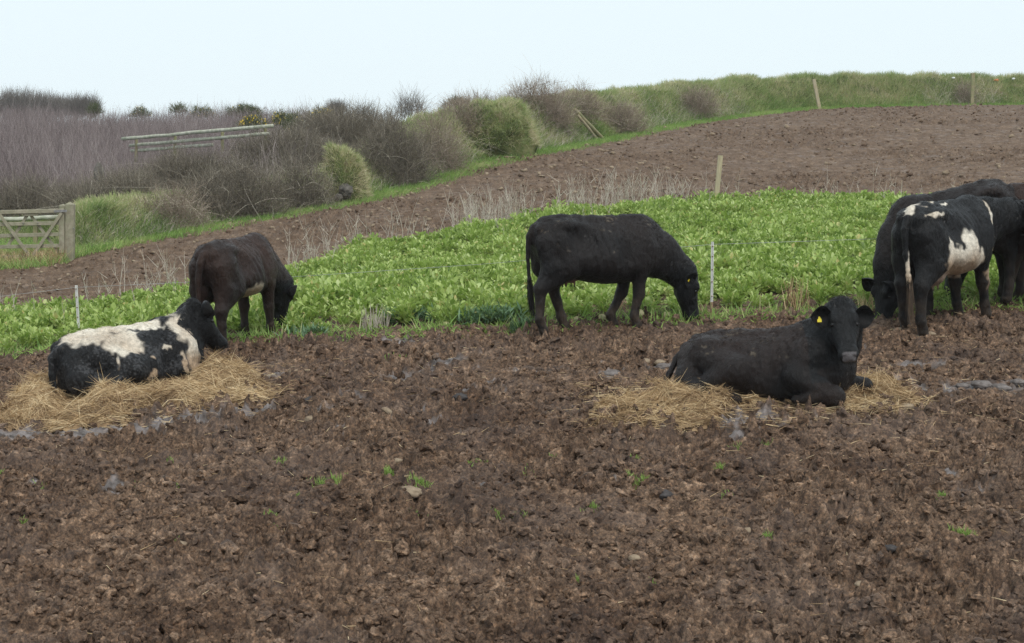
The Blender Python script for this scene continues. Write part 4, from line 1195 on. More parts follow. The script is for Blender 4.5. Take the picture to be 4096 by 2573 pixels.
# ------------------------------------------------------------------ hedge bank along the far edge of the field
class Bank:
    def __init__(s, pts, heights, width=1.0, seed=0):
        s.P = np.array(pts, float); d = np.diff(s.P, axis=0); s.S = np.r_[0, np.cumsum(np.linalg.norm(d, axis=1))]
        s.len = s.S[-1]; s.hx, s.hy = zip(*heights); s.w = width; s.seed = seed
    def base(s, t):
        t = np.asarray(t, float)
        k = lambda u: np.stack([np.interp(u, s.S, s.P[:, 0]), np.interp(u, s.S, s.P[:, 1])], -1)
        p = sum(k(t + o) for o in (-1.2, -.6, 0, .6, 1.2)) / 5; e = k(t + 1.0) - k(t - 1.0)
        e = norm(e); return p, np.stack([-e[..., 1], e[..., 0]], -1)
    def pt(s, t, d):
        p, n = s.base(t)
        q = p + n * (d * s.w * (.42 + .58 * sstep(.5, 4.5, t)))[..., None]
        H = np.interp(p[..., 0], s.hx, s.hy) * (1 + .16 * n2(t * .45 + s.seed, t * 0 + 1) + .10 * n2(t * 1.3 + s.seed, t * 0 + 5))
        H = H * sstep(-.1, .7, t) 
        pr = np.interp(d, [0, .35, .7, 1.05, 1.4, 2.0, 2.8, 3.6, 4.4], [0, .20, .55, .86, .98, 1.0, .90, .45, -.1])
        z = G(q[..., 0], q[..., 1]) + H * pr + (.14 * n2(t * 1.1 + 3, d * 1.5 + s.seed) + .10 * n2(t * 2.7, d * 2.7 + 8)) * sstep(.1, .8, d)
        q = q + n * (.18 * n2(t * 1.0 + 20, d * .8))[..., None] * sstep(.1, .8, d)[..., None]
        return np.concatenate([q, z[..., None]], -1)
    def mesh(s, name, label):
        t = np.arange(-.3, s.len, .16); d = np.linspace(-.15, 4.4, 34)
        T, Dd = np.meshgrid(t, d, indexing='ij')
        v = s.pt(T, Dd).reshape(-1, 3); nr, nc = T.shape
        i = (np.arange(nr - 1)[:, None] * nc + np.arange(nc - 1)[None]).ravel()
        q = np.stack([i, i + nc, i + nc + 1, i + 1], 1)
        o = mk(name, v, q, M["bankearth"])
        tag(o, label, "bank"); return o
    def grass(s, name, n, mat, L=(.14, .36), W=(.006, .011), dr=(.0, 3.2), droop=.7, thin=None, t0=None):
        t = RNG.uniform(-.2, s.len, n); d = RNG.uniform(*dr, n)
        if thin is not None: k = RNG.random(n) < thin(t, d); t, d = t[k], d[k]
        n = len(t); p = s.pt(t, d); _, nn = s.base(t)
        out = np.c_[-nn, np.zeros(n)] * np.where(d < 1.6, 1, -.3)[:, None]
        D = out * RNG.normal(.35, .25, n)[:, None] + np.c_[RNG.normal(0, .35, (n, 2)), np.ones(n)]
        l = RNG.uniform(*L, n); 
        b = (out * .4 - np.array([0, 0, 1.0])) * (l * RNG.uniform(.3, droop * 1.4, n))[:, None]
        tint = np.clip(.56 + .45 * n2(t * .55 + 3, d * .9) + .25 * n2(t * 2.1, d * 2) + RNG.normal(0, .2, n) - .15 * sstep(.8, 0, d), 0, 1)
        v, q, a = strands(p - np.array([0, 0, .02]), D, l, RNG.uniform(*W, n), 3, b, 0, tint=tint)
        o = mk(name, v, q, mat, attrs={"tint": a}); o["kind"] = "stuff"; return o
def m_bank():
    m = NT("bank_turf"); p = m.pos()
    c = m.ramp(m.noise(p, 1.6, 6, .65), [(.32, (.060, .065, .028)), (.47, (.105, .13, .045)), (.58, (.17, .17, .075)), (.70, (.20, .165, .10))])
    m.set(Base_Color=c, Roughness=.9, Specular_IOR_Level=.1); m.bump(m.noise(p, 14, 5, .7), .8, .06); return m.m
M["bankearth"] = m_bank()
main_pts = [p for p in HB if -9.7 < p[0] < 46]
shift = lambda P, o: P
bank = Bank([(-9.45, 37.9)] + [tuple(p) for p in main_pts[1:]], [(-9.5, .70), (-8.3, .80), (-7.2, .65), (-6.2, .5), (-4.4, .6), (-2.6, 1.0), (-.8, 1.5), (3.3, 1.6), (6.7, 1.5), (13.2, 1.5), (24.6, 1.35), (46, 1.3)], 1.0, 2)
bank.mesh("hedge_bank", "long grassy earth bank running up the far side of the field")
bank.grass("bank_grass", 150000, M["grass"], (.14, .38), (.005, .010), (.1, 3.0))
bank.grass("verge_grass", 85000, M["verge"], (.08, .24), (.004, .008), (-1.6, .5), .8, thin=lambda t, d: sstep(-1.6, -.5, d + .5 * n2(t * .6, t * 0)) )
bk2 = Bank([tuple(at(-900, 0, 43.5)[:2]), tuple(at(-200, 0, 42.5)[:2]), tuple(at(120, 0, 41.6)[:2]), tuple(at(330, 0, 41.2)[:2])], [(-30, .3), (0, .3)], .6, 5)
bk2.mesh("hedge_bank", "low green bank seen through the bars of the wooden gate")
bk2.grass("bank_grass", 9000, M["grass"], (.12, .34), (.004, .008), (.1, 2.4))
# grass around the gate
x = RNG.uniform(-13.5, -8.6, 5200); y = RNG.uniform(35.4, 40.5, 5200); k = y > yhedge(x) - .9 + .4 * n2(x, y); tufts("gate_grass", x[k], y[k], 4, (.08, .34), (.004, .007), M["verge"], .45, .7)
xg = RNG.uniform(-12, -9.4, 700); tufts("gate_straw_grass", xg, 36.7 + RNG.normal(0, .35, 700), 4, (.2, .5), (.003, .005), M["straw"], .35, .6)
# dead pale grass tangles low on the bank
def dead_grass(px0, px1, n, L):
    tt = np.linspace(0, bank.len, 3000); bp, _ = bank.base(tt); pxs = bp[:, 0] / bp[:, 1] * FPX + PW / 2
    lo, hi = np.interp([px0, px1], pxs, tt)
    t = RNG.uniform(lo, hi, n); d = np.abs(RNG.normal(.35, .45, n)); p = bank.pt(t, d)
    D = np.c_[RNG.normal(0, .5, (n, 2)), np.ones(n)]; l = RNG.uniform(*L, n)
    v, q, a = strands(p - np.array([0, 0, .03]), D, l, .0055, 3, np.c_[RNG.normal(0, .4, (n, 2)), -np.abs(RNG.normal(.5, .3, n))] * l[:, None], 0, tint=RNG.random(n))
    o = mk("dead_grass", v, q, M["stalk"], attrs={"tint": a * .8 + .1}); o["kind"] = "stuff"
for a, b, n, L in [(340, 620, 900, (.12, .32)), (620, 900, 1100, (.15, .4)), (1950, 2350, 1600, (.3, .8)), (2500, 3000, 1600, (.3, .8)), (1500, 1900, 700, (.3, .7)), (3700, 4000, 700, (.3, .9))]:
    dead_grass(a, b, n, L)

# ------------------------------------------------------------------ thorn and bramble bushes
def bush(name, label, px, top, base, hw, Y, mat, dens=420, L=(.22, .6), canes=0, ry=.7, group=None, cat="bush", upright=.45, width=(.0035, .0065), seed=None, lump=.28, below=.3, squeeze=1.0):
    rg = np.random.default_rng(int(px * 3 + base) if seed is None else seed)
    c = at(px, base, Y); c[2] = c[2] if c[2] < float(G(c[0], c[1])) + 3 else float(G(c[0], c[1]))
    k = Y / FPX
    rx, rz = hw * k, (base - top) * k * 1.14
    r_y = max(rx * ry, .5)
    n = int(dens * rx * r_y * rz * 2.1); n = min(max(n, 500), 20000)
    q = norm(rg.normal(size=(n, 3))); q[:, 2] = np.abs(q[:, 2]) - .12
    rad = rg.random(n) ** .42
    env = 1 + lump * n3(q * 2.1 + px * .01) + .5 * lump * n3(q * 5 + px * .02)
    p = q * (rad * env)[:, None] * np.array([rx, r_y, rz]) * .9
    D = q * .55 + np.array([0, 0, upright]) + .62 * rg.normal(size=(n, 3))
    l = rg.uniform(*L, n)
    tint = np.clip(.45 + rg.normal(0, .22, n) + .2 * n3(p * .8 + px), 0, 1)
    mb = MB()
    v, f, a = strands(p, D, l, rg.uniform(*width, n), 3, rg.normal(0, .22, (n, 3)) * l[:, None], 3, tint=tint, rng=rg); mb.add(v, f, a=a)
    # stout stems from the root
    m = max(14, n // 160)
    b0 = np.c_[rg.normal(0, rx * .45, m), rg.normal(0, r_y * .4, m), np.full(m, -below)]
    tip = norm(rg.normal(size=(m, 3)) + (0, 0, 1.2)) * np.array([rx, r_y, rz]) * .8
    v, f, a = strands(b0, tip - b0, np.linalg.norm(tip - b0, axis=1), .014, 5, rg.normal(0, .12, (m, 3)), 3, tint=rg.uniform(.2, .8, m), rng=rg); mb.add(v, f, a=a)
    if canes:
        q2 = norm(rg.normal(size=(canes, 3))); q2[:, 2] = np.abs(q2[:, 2]) * .8
        p2 = q2 * np.array([rx, r_y, rz]) * rg.uniform(.5, 1.0, (canes, 1))
        l2 = rg.uniform(.5, 1.5, canes)
        D2 = q2 * .6 + .7 * rg.normal(size=(canes, 3)) + (0, 0, .5)
        v, f, a = strands(p2, D2, l2, .0052, 7, np.c_[rg.normal(0, .5, (canes, 2)), -np.abs(rg.normal(.7, .4, canes))] * l2[:, None], 3, prof=np.linspace(1, .5, 8), tint=rg.uniform(.75, 1, canes), rng=rg); mb.add(v, f, a=a)
    o = mb.build(name, mat); o.location = c
    tag(o, label, cat, group); return o
HG = "thorn and bramble bushes in the hedge"
for a in [
    ("thorn_bush", "dark thorn bush in shade just above the wooden gate", 110, 720, 900, 260, 43.8, "thorn", 60, 9, {}),
    ("thorn_bush", "dark thorn thicket behind the grass-topped bank, right above the gatepost", 480, 680, 850, 250, 44.0, "thorn", 60, 12, {}),
    ("thorn_bush", "thin brown thorn band below the three-rail fence", 760, 620, 780, 290, 46.5, "thorn", 40, 12, {}),
    ("bramble_bush", "tangled brown bramble on the bank between grass and dark thorn", 690, 730, 915, 165, 41.2, "bramble", 70, 20, {}),
    ("thorn_bush", "broad dark thorn bush overhanging the ploughed field left of the green knoll", 960, 640, 890, 215, 43.4, "thorn", 60, 30, {}),
    ("thorn_bush", "dark thorn bush with loops of cane trailing onto the soil", 1190, 620, 855, 170, 45.6, "thorn", 60, 40, {}),
    ("thorn_bush", "brown thorn bush filling the bank between bramble tangle and overhanging thorn", 820, 705, 905, 150, 42.6, "thorn", 60, 14, {}),
    ("thorn_bush", "dark thorn bush just behind the left end of the green bank", 330, 745, 880, 170, 42.6, "thorn", 60, 14, {}),
    ("thorn_bush", "high thorn bush between the short fence post and the small hazy tree", 1280, 445, 620, 170, 54.0, "thorn", 60, 14, {}),
    ("thorn_bush", "long thorn bush behind, right of the three-rail fence end", 1150, 530, 700, 290, 51.0, "thorn", 40, 16, {}),
    ("thorn_bush", "thorn bush above the green knoll with its stone face", 1380, 455, 640, 220, 53.5, "thorn", 40, 16, {}),
    ("thorn_bush", "large dark thorn bush right of the green knoll", 1570, 440, 765, 190, 51.0, "thorn", 60, 20, {}),
    ("thorn_bush", "thorn thicket on the skyline right of the small hazy tree", 1450, 418, 600, 190, 55.0, "thorn", 40, 14, {}),
    ("bramble_bush", "bramble tangle on the skyline below the dark flat-topped gorse", 1850, 392, 540, 130, 56.5, "bramble", 40, 14, {}),
    ("bramble_bush", "brown bramble bush sloping down to the grass verge", 1745, 430, 705, 140, 53.4, "bramble", 60, 22, {}),
    ("bramble_bush", "low brown bramble along the bank top below the skyline", 1915, 388, 455, 180, 59.0, "bramble", 40, 14, {}),
    ("bramble_bush", "tall bramble mound on the skyline above the leaning posts", 2140, 316, 480, 175, 62.6, "bramble", 60, 30, {}),
    ("bramble_bush", "bramble sloping down the right flank of the tall skyline mound", 2320, 345, 470, 110, 65.2, "bramble", 40, 20, {}),
    ("bramble_bush", "grey bramble tangle left of the leaning posts", 2205, 385, 545, 90, 63.2, "bramble", 60, 20, {}),
    ("bramble_bush", "pale bramble tangle right of the leaning posts", 2480, 400, 520, 130, 67.2, "bramble", 30, 20, {}),
    ("bramble_bush", "dark heap of dead bramble on the grassy bank", 2790, 352, 450, 95, 73.9, "bramble", 40, 26, {}),
    ("bramble_bush", "dead twiggy bush at the foot of the farthest fence post", 3855, 322, 425, 55, 83.2, "bramble", 30, 30, {}),
]:
    n_, lab, px, top, base, hw, Y, mt, _, canes, kw = a
    bush(n_, lab, px, top, base, hw, Y, M[mt], canes=canes * 3, group=HG, dens=1150 if mt == "thorn" else 750, **kw)
# reddish willow scrub covering the hillside behind the hedge
def scrub():
    n = 30000
    y = 47 + 52 * RNG.random(n) ** .8; x = RNG.uniform(-.36, -.085, n) * y
    k = (y > yhedge(x) + 4.5) & (RNG.random(n) < .45 + .55 * sstep(-.4, .3, n2(x * .35, y * .35)))
    x, y = x[k], y[k]; n = len(x)
    l = (1.3 + .9 * n2(x * .22, y * .22) * .5 + RNG.uniform(-.3, .6, n)) * (1 - .25 * sstep(-.12, -.09, x / y))
    D = np.c_[RNG.normal(0, .13, (n, 2)), np.ones(n)]
    P = np.c_[x, y, G(x, y) - .05]
    tn = np.clip(.45 + .35 * n2(x * .3 + 7, y * .3) + RNG.normal(0, .22, n), 0, 1)
    mb = MB()
    v, q, a = strands(P, D, l, RNG.uniform(.006, .010, n), 3, np.c_[RNG.normal(0, .10, (n, 2)), np.zeros(n)] * l[:, None], 3, tint=tn); mb.add(v, q, a=a)
    m = n * 2; j = RNG.integers(0, n, m)
    P2 = P[j] + norm(D[j]) * (l[j] * RNG.uniform(.25, .85, m))[:, None]
    v, q, a = strands(P2, np.c_[RNG.normal(0, .35, (m, 2)), np.ones(m)], l[j] * RNG.uniform(.25, .5, m), RNG.uniform(.0045, .007, m), 2, None, 3, tint=np.clip(tn[j] + .1, 0, 1)); mb.add(v, q, a=a)
    o = mb.build("willow_scrub", M["willow"]); o["kind"] = "stuff"; o["label"] = "reddish bare willow scrub covering the hillside"
scrub()
# gorse, some of it in yellow flower
def gorse(label, px, top, base, hw, Y, flowers):
    o = bush("gorse_bush", label, px, top, base, hw, Y, M["gorse"], dens=1500, L=(.10, .28), group="gorse bushes on the skyline", upright=.5, width=(.008, .014), lump=.45)
    if flowers:
        rg = np.random.default_rng(int(px)); k = Y / FPX; rx, rz = hw * k, (base - top) * k
        q = norm(rg.normal(size=(flowers, 3))); q[:, 2] = np.abs(q[:, 2]); q[:, 1] = -np.abs(q[:, 1])
        P = q * np.array([rx, max(rx * .7, .5), rz]) * rg.uniform(.8, 1.08, (flowers, 1))
        v, f, a = strands(P, rg.normal(size=(flowers, 3)) + (0, 0, .6), .06, .022, 2, None, 'leaf', prof=[.5, 1, .3], rng=rg)
        mb = MB(); mb.add(v, f, a=a); mb.build("blossom", M["bloom"], o)
for a in [("dark gorse bush on the left skyline, nearest the far copse", 378, 414, 450, 32, 92, 0), ("gorse bush with a few flowers, second from the left on the skyline", 560, 425, 465, 45, 92, 25),
          ("dark pointed gorse bush above the three-rail fence's left end", 715, 412, 450, 40, 94, 0), ("gorse bush with scattered flowers beyond the three-rail fence", 810, 425, 470, 60, 90, 30),
          ("long low gorse bush along the skyline right of the pointed one", 980, 418, 465, 90, 92, 20), ("yellow flowering gorse bush just behind the top rail of the fence", 1015, 465, 505, 62, 66, 120),
          ("gorse bush with yellow flowers beside the short fence post", 1130, 445, 500, 45, 68, 60), ("green gorse bush just left of the short fence post", 1180, 455, 520, 50, 64, 8),
          ("rounded gorse bush topped with yellow flowers, right of the short fence post", 1290, 430, 475, 55, 75, 110), ("dark flat-topped gorse bush on the skyline above the bank", 1830, 388, 425, 60, 75, 0)]:
    gorse(*a)
# bare trees far off on the skyline
def bare_tree(label, px, top, base, hw, Y, seed, dens=1.0):
    rg = np.random.default_rng(seed); k = Y / FPX
    c = at(px, base, Y); H = (base - top) * k; R = hw * k
    mb = MB(); pole(mb, (0, 0, -4), (rg.normal(0, .1), 0, H * .45), .16, .09, 8, wob=.05, rng=rg)
    for _ in range(7):
        e = np.array([rg.normal(0, R * .45), rg.normal(0, R * .4), H * rg.uniform(.6, .9)]); pole(mb, (0, 0, H * rg.uniform(.1, .4)), e, .07, .02, 6, wob=.08, rng=rg)
    t = mb.build("bare_tree", M["bark"]); t.location = c
    n = int(1900 * dens)
    q = norm(rg.normal(size=(n, 3))); q[:, 2] = q[:, 2] * .75 + .25
    p = q * (rg.random((n, 1)) ** .5) * (1 + .25 * n3(q * 2 + seed))[:, None] * np.array([R, R * .8, H * .9])
    v, f, a = strands(p, q * .5 + rg.normal(size=(n, 3)) * .4 + (0, 0, .9), rg.uniform(.5, 1.3, n), .011, 2, None, 3, rng=rg)
    cm = MB(); cm.add(v, f, a=a); cm.build("crown", M["bark"], t)
    tag(t, label, "tree", "bare trees on the far skyline")
bare_tree("broad bare tree at the left end of the far copse", 30, 376, 450, 80, 170, 31, 1.6)
bare_tree("highest bare tree of the far copse, second from its left end", 95, 364, 450, 95, 172, 32, 1.8)
bare_tree("lower bare tree in the middle of the far copse", 180, 386, 452, 75, 170, 33, 1.4)
bare_tree("bare tree at the right end of the far copse's dense part", 245, 404, 452, 40, 165, 34)
bare_tree("thin bare tree standing apart, right of the far copse", 305, 398, 452, 48, 160, 35)
bare_tree("thinnest bare tree beside the first gorse bush on the left skyline", 365, 396, 452, 35, 160, 36, .7)
bare_tree("small hazy tree on the skyline right of the flowering gorse", 1345, 430, 450, 30, 170, 37, .7)
bush("twiggy_bush", "small leafless twiggy bush poking above the hedge on the skyline", 1640, 392, 470, 70, 62, M["bark"], dens=60, L=(.3, .8), upright=1.2, cat="bush")

# ------------------------------------------------------------------ gate, fences, posts
def A(px, py, Y): return at(px, py, Y)
GY = 36.8
gate = empty("field_gate", A(-40, 1015, GY))
tag(gate, "weathered wooden five-bar field gate with crossed braces", "gate")
inv = -np.array(gate.location)
def gpart(name, p0, p1, w, h, Y0=GY, Y1=GY, mat="gatewood", up=(0, 1, 0)):
    mb = MB(); beam(mb, A(*p0, Y0) + inv, A(*p1, Y1) + inv, w, h, up); return mb.build(name, M[mat], gate, smooth=False)
gpart("top_rail", (-340, 858), (257, 843), .085, .075)
for y0, y1 in ((905, 892), (953, 937), (995, 983)):
    gpart("rail", (-330, y0), (242, y1), .08, .04, GY + .01, GY + .01)
gpart("rail", (-320, 1036), (118, 1028), .08, .04, GY + .01, GY + .01)
gpart("brace", (-2, 858), (127, 1036), .065, .03, GY - .05, GY - .05); gpart("brace", (246, 852), (123, 1036), .065, .03, GY - .053, GY - .053)
gpart("brace", (110, 860), (30, 985), .06, .025, GY + .06, GY + .06); gpart("brace", (122, 860), (238, 1014), .06, .025, GY + .063, GY + .063)
gpart("brace", (-205, 862), (-330, 1036), .065, .03, GY - .05, GY - .05)
gpart("block", (92, 858), (154, 857), .075, .05, GY + .02, GY + .02)
gpart("hanging_stile", (248, 1012), (246, 838), .11, .07, GY + .005, GY + .005)
gpart("end_stile", (-335, 1040), (-335, 850), .08, .06, GY + .006, GY + .006)
mb = MB(); beam(mb, A(216, 846, GY - .06) + inv, A(268, 844, GY - .06) + inv, .05, .012, (0, 1, 0))
for px in (222, 240, 257): pole(mb, A(px, 842, GY - .08) + inv, A(px, 842, GY - .05) + inv, .013, .013, 8)
mb.build("hinge_strap", M["iron"], gate, smooth=False)
for px, py in ((93, 893), (151, 892)):
    mb = MB(); pole(mb, A(px, py, GY - .05) + inv, A(px, py, GY + .02) + inv, .013, .013, 8); mb.build("bolt", M["iron"], gate)
def post(name, label, top, base, Y, w, mat, cat="post", sink=.25, cone=0.0, round_=False, Yt=None, group=None):
    b = A(*base, Y); t = A(*top, Yt or Y); d = norm(t - b)
    mb = MB()
    if round_: pole(mb, -d * sink, t - b, w / 2, w / 2 * .95, 12, wob=.004)
    else: beam(mb, -d * sink, t - b, w, w, (0, 1, 0), .1, cone=cone)
    o = mb.build(name, M[mat], None, smooth=round_); o.location = b
    tag(o, label, cat, group); return o
gp_ = post("gate_post", "thick square gate post with pointed top, right of the gate", (281, 818), (279, 1012), GY + .12, .185, "gatewood", cone=.05)
mb = MB(); pole(mb, A(293, 914, GY) - A(279, 1012, GY + .12), A(297, 914, GY) - A(279, 1012, GY + .12), .014, .014, 8); mb.build("staple", M["iron"], gp_)
post("gate_post", "slim square post squeezed between the gate and the thick gate post", (252, 822), (254, 1012), GY + .2, .13, "gatewood", cone=.03)
post("fence_post", "short wooden post standing behind the gate bars", (142, 870), (142, 985), GY + 2.4, .10, "greenpost")
mb = MB(); a0 = A(-300, 893, GY + 2.25); pole(mb, (0, 0, 0), A(236, 868, GY + 2.25) - a0, .052, .047, 12, wob=.006, segs=10)
o = mb.build("fence_rail", M["railwood"]); o.location = a0; tag(o, "round pale rail running behind the gate bars", "fence rail")
# three-rail fence on the hillside
fr = empty("rail_fence", A(800, 560, 53)); tag(fr, "wooden fence of three round lichened rails in the scrub", "fence")
inv = -np.array(fr.location)
for (x0, y0, Y0), (x1, y1, Y1), r in [((490, 556, 57), (1090, 504, 50.5), .054), ((520, 583, 57), (1075, 535, 50.6), .052), ((525, 604, 57), (850, 580, 53.2), .05)]:
    mb = MB(); pole(mb, A(x0, y0, Y0) + inv, A(x1, y1, Y1) + inv, r, r * 1.03, 12, wob=.006, segs=12); mb.build("rail", M["railwood"], fr)
for px, y0, y1, Y in ((700, 533, 640, 54.85), (890, 518, 620, 52.8), (545, 545, 650, 56.6), (1062, 505, 600, 51.0)):
    mb = MB(); pole(mb, A(px, y1, Y) + inv, A(px, y0, Y) + inv, .05, .048, 10, wob=.004); mb.build("fence_post", M["greenpost"], fr)
f2 = empty("rail_fence", A(1222, 520, 60)); tag(f2, "short piece of post-and-rail fence showing above the hedge", "fence"); inv = -np.array(f2.location)
mb = MB(); beam(mb, A(1222, 560, 60) + inv, A(1221, 480, 60) + inv, .13, .10, (0, 1, 0)); mb.build("fence_post", M["railwood"], f2, smooth=False)
mb = MB(); beam(mb, A(1229, 499, 59.9) + inv, A(1330, 492, 61) + inv, .10, .05, (0, 1, 0)); mb.build("rail", M["railwood"], f2, smooth=False)
# lone posts
LP = "lone wooden posts along the field edges"
post("wooden_post", "pale post leaning slightly at the back edge of the green crop", (2882, 622), (2862, 825), 38.9, .105, "newpost", group=LP)
post("wooden_post", "leaning post against the bank, nearer the dark bramble heap", (3255, 317), (3278, 436), 79.5, .15, "newpost", group=LP)
post("wooden_post", "upright weathered post rising above the bank top on the far right", (3892, 293), (3888, 420), 82.6, .16, "greenpost", group=LP)
post("wooden_post", "mossy round post leaning steeply to the grass verge", (2300, 440), (2412, 558), 65.0, .15, "greenpost", round_=True, group=LP, Yt=63.4)
post("wooden_post", "thinner pale post propped just under the steeply leaning mossy post", (2312, 462), (2388, 556), 64.8, .11, "newpost", round_=True, group=LP, Yt=63.5)
post("wooden_post", "short grey stub of post sticking out of the grassy bank top", (2056, 448), (2022, 478), 58.5, .13, "railwood", round_=True, group=LP, Yt=58.2)
# electric fence
EP = "white electric fence posts"
def epost(label, top, base):
    g = gp(*base); t = at(*top, g[1]); b = g
    mb = MB(); d = norm(t - b)
    L = np.linalg.norm(t - b)
    for sx in (-.008, .008): beam(mb, d * .14 + np.array([sx, 0, 0]), d * L + np.array([sx, 0, 0]), .013, .03, (0, 1, 0))
    o = mb.build("electric_fence_post", M["plastic"], None, smooth=False); o.location = b
    mb = MB(); beam(mb, -d * .1, d * .14, .031, .032, (0, 1, 0)); mb.build("post_foot", M["rust"], o, smooth=False)
    for q in (.25, .45, .62, .80, .94):
        mb = MB(); pole(mb, d * L * q + np.array([-.004, -.024, 0]), d * L * q + np.array([.004, -.012, 0]), .007, .007, 6); mb.build("clip", M["rust"], o)
    tag(o, label, "fence post", EP); return b + d * L * .965
w1 = epost("thin white fence post behind the black and white lying cow", (305, 1142), (318, 1372))
w2 = epost("thin white fence post just right of the grazing black cow's muzzle", (2850, 968), (2846, 1258))
dw = w2 - w1
pts = [w1 - dw * .35 + (0, .6, -.15), w1, w1 + dw * .33 + (0, 0, -.05), w1 + dw * .66 + (0, 0, -.05), w2, w2 + np.array([2.2, .35, .06]), w2 + np.array([5.2, .7, .12])]
mb = MB()
for a, b in zip(pts[:-1], pts[1:]): pole(mb, a - w1, b - w1, .0023, .0023, 5, segs=2)
o = mb.build("fence_wire", M["wire"]); o.location = w1; tag(o, "thin pale electric wire strung between the two white posts", "wire")

# ------------------------------------------------------------------ stones, turnips, litter
def rock(name, label, px, py, w, hgt, dep, mat, cat="stone", sink=.35, seed=0, group=None, rot=0.0, pos=None, n=14, rough=.12):
    rg = np.random.default_rng(seed + 50)
    v, q = ball(np.zeros(3), 1.0, n)
    v = v * (1 + .22 * n3(v * 1.3 + seed * 3.1) + rough * n3(v * 3.1 + seed) + .05 * n3(v * 8 + seed))[:, None]
    v = v * np.array([w / 2, dep / 2, hgt / 2])
    c, s = math.cos(rot), math.sin(rot)
    v = np.c_[v[:, 0] * c - v[:, 2] * s, v[:, 1], v[:, 0] * s + v[:, 2] * c]
    if pos is None:
        g = gp(px, py); pos = np.array([g[0], g[1], float(gz(g[0], g[1])[0]) + hgt * (.5 - sink)])
    o = mk(name, v, q, M[mat]); o.location = pos
    tag(o, label, cat, group); return o
ST = "pale stones lying in the mud"
rock("stone", "largest pale stone in the mud, with grass sprouting behind it", 1632, 1985, .21, .10, .15, "stone", sink=.2, seed=1, group=ST)
rock("stone", "long narrow stone lying aslant in the mud between the lying cattle", 1552, 1662, .13, .05, .06, "stone", seed=2, rot=-.6, sink=.1, group=ST)
SS = "small tan stones scattered in the mud"
k = 0
for px, py, w in [(2200, 1925, 60), (1590, 1835, 40), (3625, 1620, 60), (2015, 1790, 50), (1245, 1680, 55), (1460, 2225, 45), (2540, 2240, 55), (720, 2175, 60), (3440, 2370, 50), (2990, 2090, 55), (1890, 1790, 35),
                 (3720, 1330, 45), (3600, 1330, 50), (3680, 1345, 40), (2580, 1440, 45), (2640, 1442, 50), (3060, 1500, 40)]:
    k += 1; s_ = float(gp(px, py)[1]) / FPX
    rock("small_stone", "small tan stone half sunk in the churned mud", px, py, w * s_, w * s_ * .55, w * s_ * .8, "stone", seed=10 + k, sink=.52, group=SS, n=8)
DC = "dark shiny dung clods in the mud"
for j, (px, py, w) in enumerate([(2655, 1985, 75), (2330, 1640, 90), (1840, 1590, 60), (3560, 2190, 60), (3310, 2490, 70), (1240, 1610, 60)]):
    s_ = float(gp(px, py)[1]) / FPX
    rock("dung_clod", "dark smooth dung clod lying in the mud", px, py, w * s_, w * s_ * .55, w * s_ * .7, "flint", "clod", seed=40 + j, group=DC, rough=.25)
SL = "grey lumps of crusted slurry"
for j, (px, py, w) in enumerate([(3850, 1540, 60), (3925, 1548, 80), (4005, 1550, 75), (4075, 1540, 70), (3660, 1460, 60), (2445, 1488, 90), (2650, 1464, 60)]):
    s_ = float(gp(px, py)[1]) / FPX
    rock("mud_lump", "pale grey lump of crusted slurry in the churned mud", px, py, w * s_, w * s_ * .45, w * s_ * .8, "slurry", "mud lump", seed=100 + j, group=SL, rough=.2, sink=.3)
TU = "turnips at the crop edge"
for j, (px, py, w, lab) in enumerate([(2305, 1290, 34, "pale turnip between the grazing black cow's front and hind feet"), (2408, 1282, 30, "reddish-white chewed turnip just left of the grazing cow's front feet"), (2560, 1272, 36, "yellow turnip just right of the grazing cow's front feet"),
                                      (2668, 1266, 36, "yellow turnip left of the grazing black cow's muzzle"), (1785, 1300, 32, "white turnip between the two grey-green weed patches"), (3505, 1235, 30, "yellow-green turnip beside the muzzle of the cow grazing on the right")]):
    s_ = float(gp(px, py)[1]) / FPX
    rock("turnip", lab, px, py, w * s_, w * s_ * .95, w * s_, "turnip", "turnip", seed=60 + j, group=TU, sink=.3, rough=.04, n=10)
for j, (px, py, w, h, Y, lab) in enumerate([(1385, 765, 60, 80, 46.6, "grey stone in the base of the green knoll"), (1430, 785, 40, 50, 47.0, "smaller grey stone right in the base of the green knoll"), (1355, 790, 40, 40, 46.5, "low grey stone left in the base of the green knoll")]):
    rock("bank_stone", lab, 0, 0, w / FPX * Y * .85, h / FPX * Y * .75, w / FPX * Y, "bankstone", seed=80 + j, pos=at(px, py, Y), group="stones in the base of the bank", rough=.3)
rock("boulder", "round-topped pale mossy stone standing in the scrub left of the three-rail fence", 0, 0, .29, .9, .28, "bankstone", pos=at(396, 718, 48.5), seed=90, rough=.05)
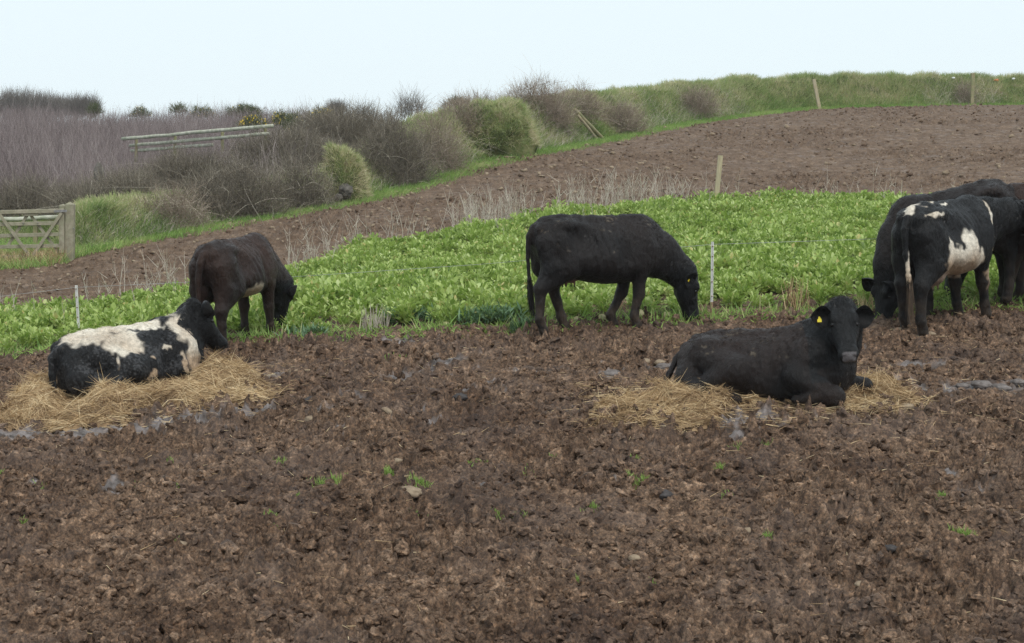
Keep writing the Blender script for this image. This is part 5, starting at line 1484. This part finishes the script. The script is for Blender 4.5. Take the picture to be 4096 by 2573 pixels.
# the green knoll: end of an old bank in front of the thorn
def knoll(label, px, top, base, hw, Y, seed, n=5200, lean=.0):
    """A grassed lump of old bank: steep sides, flattish uneven top."""
    rg = np.random.default_rng(seed); k = Y / FPX; c = at(px, base, Y); rx, rz = hw * k, (base - top) * k
    def shape(v):
        f = (np.abs(v) ** 3).sum(1, keepdims=True) ** (-1 / 3)
        w = v * f * (1 + .24 * n3(v * 1.7 + seed) + .13 * n3(v * 4.2 + seed) + .05 * n3(v * 9 + seed))[:, None]
        return w * np.array([rx, rx * 1.2, rz]) + np.c_[lean * np.maximum(w[:, 2], 0), 0 * w[:, 0], 0 * w[:, 0]]
    v, q = ball(np.zeros(3), 1.0, 26)
    o = mk("grassy_knoll", shape(v), q, M["bankearth"]); o.location = c
    d = norm(rg.normal(size=(n, 3))); d[:, 2] = np.abs(d[:, 2]); p = shape(d) * .99
    l = rg.uniform(.10, .30, n)
    sv, sq, a = strands(p, d * .7 + (0, 0, .3) + .35 * rg.normal(size=(n, 3)), l, .006, 3, np.array([0, 0, -1.]) * (l * rg.uniform(.6, 1.3, n))[:, None], 0, tint=np.clip(.70 + .5 * n3(p * 1.8) + rg.normal(0, .2, n), 0, 1), rng=rg)
    mb = MB(); mb.add(sv, sq, a=a); mb.build("grass", M["grass"], o)
    tag(o, label, "bank")
knoll("rounded green grassy knoll with stones at its foot, between dark thorn bushes", 1392, 612, 805, 70, 47.3, 3, 6000, -.15)
knoll("grassy green hump on the bank left of the leaning posts", 1995, 425, 585, 135, 57.4, 4, 11000)
knoll("grassy hump on the bank top just right of the gate post", 400, 850, 965, 95, 40.0, 5, 7000)
LT = "scraps of litter on the far bank"
for px, py, w, mt, lab in [(4020, 345, 20, "orange", "orange scrap of litter on the far bank"), (3853, 335, 14, "plasticbag", "white scrap of litter beside the farthest post"), (4082, 336, 14, "plasticbag", "white scrap of litter at the far right on the bank")]:
    tt = np.linspace(0, bank.len, 2000); bp, _ = bank.base(tt); pxs = bp[:, 0] / bp[:, 1] * FPX + PW / 2
    t = float(np.interp(px, pxs, tt)); p = bank.pt(np.array([t]), np.array([1.15]))[0]
    rock("litter", lab, 0, 0, w * p[1] / FPX, .1, .1, mt, "litter", pos=p + (0, -.1, .06), seed=px, group=LT, rough=.4, n=8)

# ------------------------------------------------------------------ thin coastal haze
def haze():
    lo, hi = np.array([-135., -20., float(_gz.min()) - 2.0]), np.array([135., 305., 19.])
    v = np.array([[(lo, hi)[i][0], (lo, hi)[j][1], (lo, hi)[k][2]] for i in (0, 1) for j in (0, 1) for k in (0, 1)])
    q = np.array([(0, 1, 3, 2), (4, 6, 7, 5), (0, 4, 5, 1), (2, 3, 7, 6), (0, 2, 6, 4), (1, 5, 7, 3)])
    m = bpy.data.materials.new("haze"); m.use_nodes = True; t = m.node_tree; t.nodes.clear()
    o_ = t.nodes.new("ShaderNodeOutputMaterial"); p = t.nodes.new("ShaderNodeVolumePrincipled")
    p.inputs["Density"].default_value = HAZE; p.inputs["Color"].default_value = (.93, .96, 1, 1); p.inputs["Anisotropy"].default_value = .2
    t.links.new(p.outputs[0], o_.inputs["Volume"])
    o = mk("haze", v, q, m, smooth=False); o["kind"] = "stuff"
HAZE = .00035
haze()
